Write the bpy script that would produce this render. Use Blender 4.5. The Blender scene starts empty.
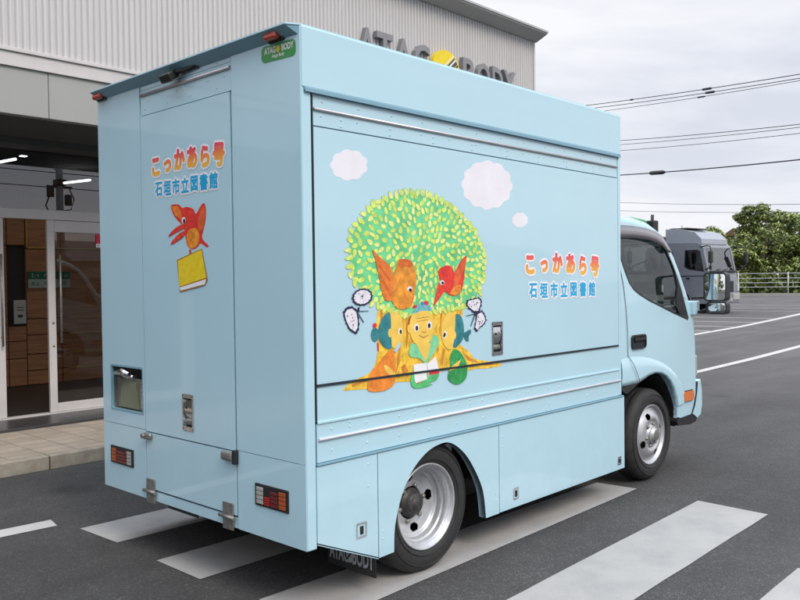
import bpy, bmesh, math, random
from mathutils import Vector, Matrix
from mathutils.geometry import tessellate_polygon
sc = bpy.context.scene
col = sc.collection
R = math.radians
PI = math.pi

# ------------------------------------------------------------------ camera, world, sun, exposure
YAW, PITCH, ROLL, FPX = 0.7536586, -0.0226255, -0.0121039, 813.9
cam = bpy.data.cameras.new('camera'); camo = bpy.data.objects.new('camera', cam); col.objects.link(camo)
fw = Vector((math.cos(YAW)*math.cos(PITCH), math.sin(YAW)*math.cos(PITCH), math.sin(PITCH)))
rt = Vector((math.sin(YAW), -math.cos(YAW), 0)); up = rt.cross(fw)
c_, s_ = math.cos(ROLL), math.sin(ROLL)
r2 = rt*c_ + up*s_; u2 = up*c_ - rt*s_
m = Matrix((r2, u2, -fw)).transposed().to_4x4(); m.translation = Vector((-2.4422, -2.9014, 1.6))
camo.matrix_world = m
cam.sensor_width = 36; cam.lens = FPX/800*36; cam.clip_start = .05; cam.clip_end = 3000
sc.camera = camo

SUN_AZ, SUN_EL = R(-101), R(44)      # direction towards the sun, from +X
W = bpy.data.worlds.new('World'); sc.world = W; W.use_nodes = True
nt = W.node_tree; nt.nodes.clear()
def N(tree, t, **k):
    n = tree.nodes.new(t)
    for a, b in k.items(): setattr(n, a, b)
    return n
out = N(nt, 'ShaderNodeOutputWorld'); bg = N(nt, 'ShaderNodeBackground'); bg.inputs['Strength'].default_value = .1
sky = N(nt, 'ShaderNodeTexSky', sky_type='NISHITA', sun_disc=False, sun_elevation=SUN_EL, sun_rotation=R(90)-SUN_AZ)
tc = N(nt, 'ShaderNodeTexCoord'); mp = N(nt, 'ShaderNodeMapping'); mp.inputs['Scale'].default_value = (1.2, 1.2, 5.0)
mp.inputs['Rotation'].default_value = (0.1, .12, .7)
no = N(nt, 'ShaderNodeTexNoise'); no.inputs['Scale'].default_value = 1.9; no.inputs['Detail'].default_value = 7; no.inputs['Roughness'].default_value = .55
no.inputs['Distortion'].default_value = .4
cr = N(nt, 'ShaderNodeValToRGB'); e = cr.color_ramp.elements
e[0].position = .34; e[0].color = (5.1, 5.35, 6.0, 1); e[1].position = .6; e[1].color = (7.0, 7.0, 7.25, 1)
mx = N(nt, 'ShaderNodeMix', data_type='RGBA'); mx.inputs['Factor'].default_value = .95
nt.links.new(tc.outputs['Generated'], mp.inputs[0]); nt.links.new(mp.outputs[0], no.inputs['Vector'])
nt.links.new(no.outputs['Fac'], cr.inputs[0]); nt.links.new(sky.outputs[0], mx.inputs['A'])
# an overcast sky is about two to three times as bright overhead as near the horizon
sxyz = N(nt, 'ShaderNodeSeparateXYZ'); nt.links.new(tc.outputs['Generated'], sxyz.inputs[0])
zr = N(nt, 'ShaderNodeValToRGB'); ze = zr.color_ramp.elements; ze[0].position = .40; ze[0].color = (.36, .36, .36, 1); ze[1].position = .95; ze[1].color = (.90, .95, 1, 1)
nt.links.new(sxyz.outputs['Z'], zr.inputs[0]); zm = N(nt, 'ShaderNodeVectorMath', operation='MULTIPLY'); zs = N(nt, 'ShaderNodeVectorMath', operation='SCALE'); zs.inputs['Scale'].default_value = 1/.36
nt.links.new(cr.outputs[0], zm.inputs[0]); nt.links.new(zr.outputs[0], zm.inputs[1]); nt.links.new(zm.outputs[0], zs.inputs[0]); nt.links.new(zs.outputs[0], mx.inputs['B'])
nt.links.new(mx.outputs['Result'], bg.inputs['Color']); nt.links.new(bg.outputs[0], out.inputs[0])
sl = bpy.data.lights.new('sun', 'SUN'); so = bpy.data.objects.new('sun', sl); col.objects.link(so)
sl.energy = 1.5; sl.angle = R(26); sl.color = (1, .92, .82)
sd = Vector((math.cos(SUN_AZ)*math.cos(SUN_EL), math.sin(SUN_AZ)*math.cos(SUN_EL), math.sin(SUN_EL)))
so.rotation_euler = sd.to_track_quat('Z', 'Y').to_euler(); so.location = sd*30
sc.view_settings.view_transform = 'Standard'; sc.view_settings.look = 'None'
sc.view_settings.exposure = 0.5; sc.view_settings.gamma = 1; sc.view_settings.use_curve_mapping = False
try: sc.cycles.max_bounces = 8; sc.cycles.transparent_max_bounces = 12; sc.cycles.caustics_reflective = False; sc.cycles.caustics_refractive = False
except Exception: pass

# ------------------------------------------------------------------ materials
MAT = {}
def mat(name, color, rough=.5, metal=0, var=.06, vscale=6, bump=0, bscale=40, coat=0, emit=None, spec=None, stretch=None, croff=.05):
    if name in MAT: return MAT[name]
    m = bpy.data.materials.new(name); m.use_nodes = True; t = m.node_tree; b = t.nodes['Principled BSDF']
    b.inputs['Roughness'].default_value = rough; b.inputs['Metallic'].default_value = metal
    if coat: b.inputs['Coat Weight'].default_value = coat; b.inputs['Coat Roughness'].default_value = croff
    if spec is not None: b.inputs['Specular IOR Level'].default_value = spec
    tc = N(t, 'ShaderNodeTexCoord'); src = tc.outputs['Object']
    if stretch:
        mp = N(t, 'ShaderNodeMapping'); mp.inputs['Scale'].default_value = stretch; t.links.new(src, mp.inputs[0]); src = mp.outputs[0]
    n1 = N(t, 'ShaderNodeTexNoise'); n1.inputs['Scale'].default_value = vscale; n1.inputs['Detail'].default_value = 6; n1.inputs['Roughness'].default_value = .6
    t.links.new(src, n1.inputs['Vector'])
    mr = N(t, 'ShaderNodeMapRange'); mr.inputs['From Min'].default_value = .3; mr.inputs['From Max'].default_value = .7
    mr.inputs['To Min'].default_value = 1-var; mr.inputs['To Max'].default_value = 1+var
    t.links.new(n1.outputs['Fac'], mr.inputs['Value'])
    mu = N(t, 'ShaderNodeVectorMath', operation='SCALE'); mu.inputs[0].default_value = color
    t.links.new(mr.outputs[0], mu.inputs['Scale']); t.links.new(mu.outputs[0], b.inputs['Base Color'])
    if bump:
        n2 = N(t, 'ShaderNodeTexNoise'); n2.inputs['Scale'].default_value = bscale; n2.inputs['Detail'].default_value = 4
        t.links.new(src, n2.inputs['Vector'])
        bp = N(t, 'ShaderNodeBump'); bp.inputs['Strength'].default_value = bump; bp.inputs['Distance'].default_value = .01
        t.links.new(n2.outputs['Fac'], bp.inputs['Height']); t.links.new(bp.outputs[0], b.inputs['Normal'])
        if coat: t.links.new(bp.outputs[0], b.inputs['Coat Normal'])
    if emit:
        b.inputs['Emission Color'].default_value = (*emit[0], 1); b.inputs['Emission Strength'].default_value = emit[1]
    MAT[name] = m; return m
def glass(name, tint, refl=1.0, ior=1.5, rough=0.0, base=.0):
    m = bpy.data.materials.new(name); m.use_nodes = True; t = m.node_tree; t.nodes.clear()
    o = N(t, 'ShaderNodeOutputMaterial'); tr = N(t, 'ShaderNodeBsdfTransparent'); tr.inputs[0].default_value = (*tint, 1)
    gl = N(t, 'ShaderNodeBsdfGlossy'); gl.inputs['Roughness'].default_value = rough; gl.inputs['Color'].default_value = (refl, refl, refl, 1)
    # Schlick reflectance from the facing angle, the same for both faces of a pane
    ge = N(t, 'ShaderNodeNewGeometry'); dt = N(t, 'ShaderNodeVectorMath', operation='DOT_PRODUCT'); t.links.new(ge.outputs['Normal'], dt.inputs[0]); t.links.new(ge.outputs['Incoming'], dt.inputs[1])
    ab = N(t, 'ShaderNodeMath', operation='ABSOLUTE'); om = N(t, 'ShaderNodeMath', operation='SUBTRACT'); om.inputs[0].default_value = 1; pw = N(t, 'ShaderNodeMath', operation='POWER'); pw.inputs[1].default_value = 5
    f0 = ((ior-1)/(ior+1))**2+base; ad = N(t, 'ShaderNodeMath', operation='MULTIPLY_ADD', use_clamp=True); ad.inputs[1].default_value = 1-f0; ad.inputs[2].default_value = f0
    t.links.new(dt.outputs['Value'], ab.inputs[0]); t.links.new(ab.outputs[0], om.inputs[1]); t.links.new(om.outputs[0], pw.inputs[0])
    mx = N(t, 'ShaderNodeMixShader')
    t.links.new(pw.outputs[0], ad.inputs[0]); t.links.new(ad.outputs[0], mx.inputs[0]); t.links.new(tr.outputs[0], mx.inputs[1]); t.links.new(gl.outputs[0], mx.inputs[2]); t.links.new(mx.outputs[0], o.inputs[0])
    MAT[name] = m; return m

PAINT = mat('light_blue_paint', (.452, .668, .765), rough=.34, var=.02, vscale=2, bump=.05, bscale=3.0, coat=.85, croff=.045)
def add_grime(m, z0, z1, amt, tone):           # road film thrown up on the lowest panels
    t = m.node_tree; b = t.nodes['Principled BSDF']; l = b.inputs['Base Color'].links[0]; src = l.from_socket
    g = N(t, 'ShaderNodeNewGeometry'); sx = N(t, 'ShaderNodeSeparateXYZ'); t.links.new(g.outputs['Position'], sx.inputs[0])
    mr = N(t, 'ShaderNodeMapRange'); mr.inputs['From Min'].default_value = z0; mr.inputs['From Max'].default_value = z1; mr.inputs['To Min'].default_value = amt; mr.inputs['To Max'].default_value = 0; t.links.new(sx.outputs['Z'], mr.inputs['Value'])
    n = N(t, 'ShaderNodeTexNoise'); n.inputs['Scale'].default_value = 7; n.inputs['Detail'].default_value = 8; n.inputs['Roughness'].default_value = .7; t.links.new(g.outputs['Position'], n.inputs['Vector'])
    r = N(t, 'ShaderNodeMapRange'); r.inputs['From Min'].default_value = .4; r.inputs['From Max'].default_value = .75; t.links.new(n.outputs['Fac'], r.inputs['Value'])
    k = N(t, 'ShaderNodeMath', operation='MULTIPLY', use_clamp=True); t.links.new(mr.outputs[0], k.inputs[0]); t.links.new(r.outputs[0], k.inputs[1])
    x = N(t, 'ShaderNodeMix', data_type='RGBA'); x.inputs['B'].default_value = (*tone, 1); t.links.new(k.outputs[0], x.inputs['Factor']); t.links.new(src, x.inputs['A']); t.links.new(x.outputs['Result'], b.inputs['Base Color'])
add_grime(PAINT, .15, .80, .16, (.25, .27, .27))
PAINT_D = mat('light_blue_trim', (.20, .37, .46), rough=.4, var=.03)
GAP = mat('dark_gap', (.012, .02, .028), rough=.8)
ALU = mat('pinkish_aluminium', (.62, .60, .61), rough=.35, metal=.7, var=.12, vscale=14)
CHROME = mat('chrome', (.72, .72, .72), rough=.14, metal=1, var=.12, vscale=30, bump=.15, bscale=60)
STEEL = mat('dull_steel', (.30, .29, .27), rough=.45, metal=.7, var=.25, vscale=40)
BLACK = mat('black_plastic', (.016, .016, .018), rough=.42, var=.2)
RUBBER = mat('tyre_rubber', (.022, .022, .023), rough=.72, var=.3, vscale=20, bump=.25, bscale=120)
RIM = mat('silver_rim', (.52, .53, .55), rough=.34, metal=.55, var=.12, vscale=18, bump=.05, bscale=60)
RIMD = mat('grimy_rim_centre', (.20, .20, .21), rough=.5, metal=.5, var=.4, vscale=25)
CHASSIS = mat('chassis_black', (.018, .018, .019), rough=.7, var=.4, vscale=12)
AMBER = mat('amber_lens', (.40, .075, .01), rough=.12, coat=.8, bump=.3, bscale=200)
REDL = mat('red_lens', (.13, .008, .008), rough=.14, coat=.8, bump=.3, bscale=200)
CLEARL = mat('clear_lens', (.40, .39, .37), rough=.18, coat=.8, bump=.4, bscale=220)
SEAT = mat('grey_seat_cloth', (.10, .105, .115), rough=.9, var=.15, vscale=30)
INTER = mat('cab_interior_plastic', (.06, .062, .066), rough=.7, var=.2)
CABGLASS = glass('cab_glass', (.50, .56, .55), ior=1.5, base=.02)
MIRROR = mat('mirror_glass', (.85, .87, .88), rough=.015, metal=1, var=.01)
WHITEP = mat('white_paint_metal', (.78, .78, .77), rough=.35, var=.04)

def art_mat(name, c, var=.12, vscale=30): return mat('art_'+name, c, rough=.42, var=var, vscale=vscale, coat=.3, croff=.1)
ART = dict(root=art_mat('root', (.84, .53, .05), .35, 26), rootdark=art_mat('rootdark', (.62, .24, .03), .3), orange=art_mat('orange', (.80, .25, .03), .28, 22), yellow=art_mat('yellow', (.84, .56, .10), .2),
    ltgreen=art_mat('ltgreen', (.22, .62, .32), .18), skin=art_mat('skin', (.86, .57, .10), .12, 18), green2=art_mat('green2', (.10, .50, .17), .3, 20), red=art_mat('red', (.72, .03, .04)), white=art_mat('white', (.82, .82, .84), .03),
    fold=art_mat('fold', (.5, .5, .55)), teal=art_mat('teal', (.03, .21, .24), .35, 22), black=art_mat('black', (.01, .008, .01)), paleblue=art_mat('paleblue', (.40, .60, .72)), hairbrown=art_mat('hairbrown', (.35, .12, .03)),
    capteal=art_mat('capteal', (.16, .45, .50), .4, 60), blue2=art_mat('blue2', (.03, .25, .50)), outline=art_mat('outline', (.38, .15, .03)), dkgreen=art_mat('dkgreen', (.03, .30, .08), .3, 20), orwing=art_mat('orwing', (.72, .19, .03), .35, 24),
    featherdark=art_mat('featherdark', (.60, .13, .02), .35, 40), orbody=art_mat('orbody', (.76, .29, .03), .35, 22), red2=art_mat('red2', (.75, .16, .04)), redb=art_mat('redb', (.70, .035, .025), .28, 22), redwing=art_mat('redwing', (.72, .12, .03), .3, 24),
    navy=art_mat('navy', (.012, .013, .06)), bwhite=art_mat('bwhite', (.76, .73, .80), .08), cloud=art_mat('cloud', (.80, .78, .84), .04, 8), ylbook=art_mat('ylbook', (.80, .60, .02), .1),
    crown=art_mat('crown', (.15, .62, .27), .35, 9), leaf=art_mat('leaf', (.62, .76, .15), .26, 26), leaf2=art_mat('leaf2', (.78, .82, .27), .14, 26), leafedge=art_mat('leafedge', (.24, .56, .16), .1))
TXTW = art_mat('text_white', (.86, .84, .87), .01)
TXTB = art_mat('text_blue', (.006, .38, .68), .05)
def grad_mat(name, z0, z1):
    m = mat(name, (.5, .1, .1), rough=.42, coat=.3, croff=.1); t = m.node_tree; b = t.nodes['Principled BSDF']
    g = N(t, 'ShaderNodeNewGeometry'); sx = N(t, 'ShaderNodeSeparateXYZ'); mr = N(t, 'ShaderNodeMapRange'); cr = N(t, 'ShaderNodeValToRGB')
    mr.inputs['From Min'].default_value = z0; mr.inputs['From Max'].default_value = z1
    e = cr.color_ramp.elements; e[0].position = 0; e[0].color = (.84, .50, .06, 1); e[1].position = 1; e[1].color = (.72, .02, .11, 1)
    k = e.new(.33); k.color = (.84, .34, .05, 1); k = e.new(.68); k.color = (.80, .14, .08, 1)
    t.links.new(g.outputs['Position'], sx.inputs[0]); t.links.new(sx.outputs['Z'], mr.inputs['Value']); t.links.new(mr.outputs[0], cr.inputs[0]); t.links.new(cr.outputs[0], b.inputs['Base Color'])
    return m

# ------------------------------------------------------------------ mesh helpers
class MB:
    def __init__(s): s.v = []; s.f = []; s.m = []; s.sm = []
    def add(s, verts, faces, mi=0, smooth=False):
        o = len(s.v); s.v += [tuple(v) for v in verts]; s.f += [tuple(i+o for i in f) for f in faces]; s.m += [mi]*len(faces); s.sm += [smooth]*len(faces); return s
    def box(s, x0, x1, y0, y1, z0, z1, mi=0, b=0, M=None, smooth=False):
        if x0 > x1: x0, x1 = x1, x0
        if y0 > y1: y0, y1 = y1, y0
        if z0 > z1: z0, z1 = z1, z0
        bm = bmesh.new(); bmesh.ops.create_cube(bm, size=1)
        for v in bm.verts: v.co = Vector(((x0+x1)/2+v.co.x*(x1-x0), (y0+y1)/2+v.co.y*(y1-y0), (z0+z1)/2+v.co.z*(z1-z0)))
        if b: bmesh.ops.bevel(bm, geom=list(bm.edges), offset=min(b, .45*min(x1-x0, y1-y0, z1-z0)), segments=2, affect='EDGES', profile=.5)
        s.bm(bm, mi, M, smooth); return s
    def bm(s, bm, mi=0, M=None, smooth=False):
        bm.verts.index_update(); vs = [(M @ v.co if M else v.co.copy()) for v in bm.verts]
        s.add(vs, [[v.index for v in f.verts] for f in bm.faces], mi, smooth); bm.free()
    def poly(s, pts, f3, mi=0):            # flat polygon (no thickness), pts 2-D, f3 maps to 3-D
        tri = tessellate_polygon([[Vector((a, b, 0)) for a, b in pts]])
        s.add([f3(a, b) for a, b in pts], tri, mi); return s
    def slab(s, outer, holes, f3, d0, d1, mi=0, side_mi=None):   # f3(a,b,d)
        loops = [outer]+list(holes); flat = [p for l in loops for p in l]
        tri = tessellate_polygon([[Vector((a, b, 0)) for a, b in l] for l in loops])
        n = len(flat)
        s.add([f3(a, b, d0) for a, b in flat]+[f3(a, b, d1) for a, b in flat], [tuple(t) for t in tri]+[tuple(i+n for i in reversed(t)) for t in tri], mi)
        o = 0; q = []
        for l in loops:
            k = len(l)
            for i in range(k): q.append((o+i, o+(i+1) % k, o+(i+1) % k+n, o+i+n))
            o += k
        s.add([f3(a, b, d0) for a, b in flat]+[f3(a, b, d1) for a, b in flat], q, mi if side_mi is None else side_mi); return s
    def tube(s, pts, r, n=8, mi=0, smooth=True, cap=True):
        pts = [Vector(p) for p in pts]; rs = r if isinstance(r, (list, tuple)) else [r]*len(pts); V = []; F = []
        for i, p in enumerate(pts):
            d = (pts[min(i+1, len(pts)-1)]-pts[max(i-1, 0)]).normalized()
            a = Vector((0, 0, 1)) if abs(d.z) < .9 else Vector((1, 0, 0))
            u = d.cross(a).normalized(); w = d.cross(u)
            for k in range(n): t = 2*PI*k/n; V.append(p+u*math.cos(t)*rs[i]+w*math.sin(t)*rs[i])
        for i in range(len(pts)-1):
            for k in range(n): F.append((i*n+k, i*n+(k+1) % n, (i+1)*n+(k+1) % n, (i+1)*n+k))
        s.add(V, F, mi, smooth)
        if cap: s.add([V[k] for k in range(n)], [tuple(range(n))], mi); s.add([V[-n+k] for k in range(n)], [tuple(range(n))], mi)
        return s
    def lathe(s, prof, c, axis='y', n=64, mi=0, smooth=True, skip=None, closed=False):  # prof (r, d)
        V = []; F = []
        for r, d in prof:
            for k in range(n):
                t = 2*PI*k/n; a, b = r*math.cos(t), r*math.sin(t)
                V.append(Vector(c)+Vector({'y': (a, d, b), 'z': (a, b, d), 'x': (d, a, b)}[axis]))
        L = len(prof); rg = range(L if closed else L-1)
        for i in rg:
            j = (i+1) % L
            for k in range(n):
                if skip:
                    rm = (prof[i][0]+prof[j][0])/2; t = 2*PI*(k+.5)/n
                    if skip(i, rm*math.cos(t), rm*math.sin(t)): continue
                F.append((i*n+k, i*n+(k+1) % n, j*n+(k+1) % n, j*n+k))
        s.add(V, F, mi, smooth); return s
    def dome(s, c, r, ax, mi=0, n=8):      # rivet: ax outward direction
        ax = Vector(ax); a = Vector((0, 0, 1)) if abs(ax.z) < .9 else Vector((1, 0, 0)); u = ax.cross(a).normalized(); w = ax.cross(u); V = []; F = []
        for rr, h in ((1, 0), (.8, .42), (.4, .62)):
            for k in range(n): t = 2*PI*k/n; V.append(Vector(c)+(u*math.cos(t)+w*math.sin(t))*r*rr+ax*r*h)
        V.append(Vector(c)+ax*r*.68)
        for i in range(2):
            for k in range(n): F.append((i*n+k, i*n+(k+1) % n, (i+1)*n+(k+1) % n, (i+1)*n+k))
        for k in range(n): F.append((2*n+k, 2*n+(k+1) % n, 3*n))
        s.add(V, F, mi, True); return s

ORI = {}
def link(o, parent):
    col.objects.link(o)
    if parent is not None: o.parent = parent; ORI[o.name] = ORI[parent.name]
    else: ORI[o.name] = Vector((0, 0, 0))
    return o
def build(mb, name, mats, parent=None, origin=None, fixn=True):
    me = bpy.data.meshes.new(name); off = ORI[parent.name] if parent is not None else Vector(origin or (0, 0, 0))
    me.from_pydata([tuple(Vector(v)-off) for v in mb.v], [], mb.f)
    for m_ in (mats if isinstance(mats, (list, tuple)) else [mats]): me.materials.append(m_)
    for p, mi, sm in zip(me.polygons, mb.m, mb.sm): p.material_index = mi; p.use_smooth = sm
    if fixn:
        bm = bmesh.new(); bm.from_mesh(me); bmesh.ops.remove_doubles(bm, verts=bm.verts, dist=1e-5); bmesh.ops.recalc_face_normals(bm, faces=bm.faces); bm.to_mesh(me); bm.free()
    me.update(); o = bpy.data.objects.new(name, me); link(o, parent)
    if parent is None and origin: o.location = origin; ORI[o.name] = Vector(origin)
    return o
def tag(o, label=None, cat=None, group=None, kind=None):
    if label: o['label'] = label
    if cat: o['category'] = cat
    if group: o['group'] = group
    if kind: o['kind'] = kind
    return o
def empty(name, loc):
    o = bpy.data.objects.new(name, None); col.objects.link(o); o.location = loc; o.empty_display_size = .3; ORI[o.name] = Vector(loc); return o
def struct(mb, name, mats, **k): o = build(mb, name, mats, **k); o['kind'] = 'structure'; return o
def copy_tree(o, parent=None):
    c = o.copy(); col.objects.link(c)
    if parent is not None: c.parent = parent
    for ch in list(o.children): copy_tree(ch, c)
    return c
def S3(y): return lambda a, b, d=0: (a, y+d, b)      # side plane map (x,z)
def X3(x): return lambda a, b, d=0: (x+d, a, b)      # rear plane map (y,z)
def rect(a0, a1, b0, b1, r=0, n=4):
    if not r: return [(a0, b0), (a1, b0), (a1, b1), (a0, b1)]
    o = []
    for cx, cy, t0 in ((a1-r, b0+r, -90), (a1-r, b1-r, 0), (a0+r, b1-r, 90), (a0+r, b0+r, 180)):
        for k in range(n+1): t = R(t0+90*k/n); o.append((cx+r*math.cos(t), cy+r*math.sin(t)))
    return o
def text_mesh(txt, size, bold=0, extrude=0, spacing=1):
    cu = bpy.data.curves.new('t', 'FONT'); cu.body = txt; cu.size = size; cu.align_x = 'CENTER'; cu.align_y = 'CENTER'; cu.offset = bold; cu.extrude = extrude; cu.resolution_u = 3; cu.space_character = spacing
    o = bpy.data.objects.new('t', cu); col.objects.link(o); dg = bpy.context.evaluated_depsgraph_get(); dg.update()
    me = bpy.data.meshes.new_from_object(o.evaluated_get(dg)); bpy.data.objects.remove(o); bpy.data.curves.remove(cu)
    v = [x.co.copy() for x in me.vertices]; f = [tuple(p.vertices) for p in me.polygons]; bpy.data.meshes.remove(me)
    if v and len(txt) == 1:
        cx = (min(a.x for a in v)+max(a.x for a in v))/2; cy = (min(a.y for a in v)+max(a.y for a in v))/2
        for a in v: a.x -= cx; a.y -= cy
    return v, f
def put_text(mb, txt, size, f3, rot=0, bold=0, mi=0, cx=0, cy=0, sx=1, sy=1, extrude=0, spacing=1):
    v, f = text_mesh(txt, size, bold, extrude, spacing); c, s = math.cos(rot), math.sin(rot)
    mb.add([f3(cx+(a.x*sx*c-a.y*sy*s), cy+(a.x*sx*s+a.y*sy*c), a.z) for a in v], f, mi)
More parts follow.
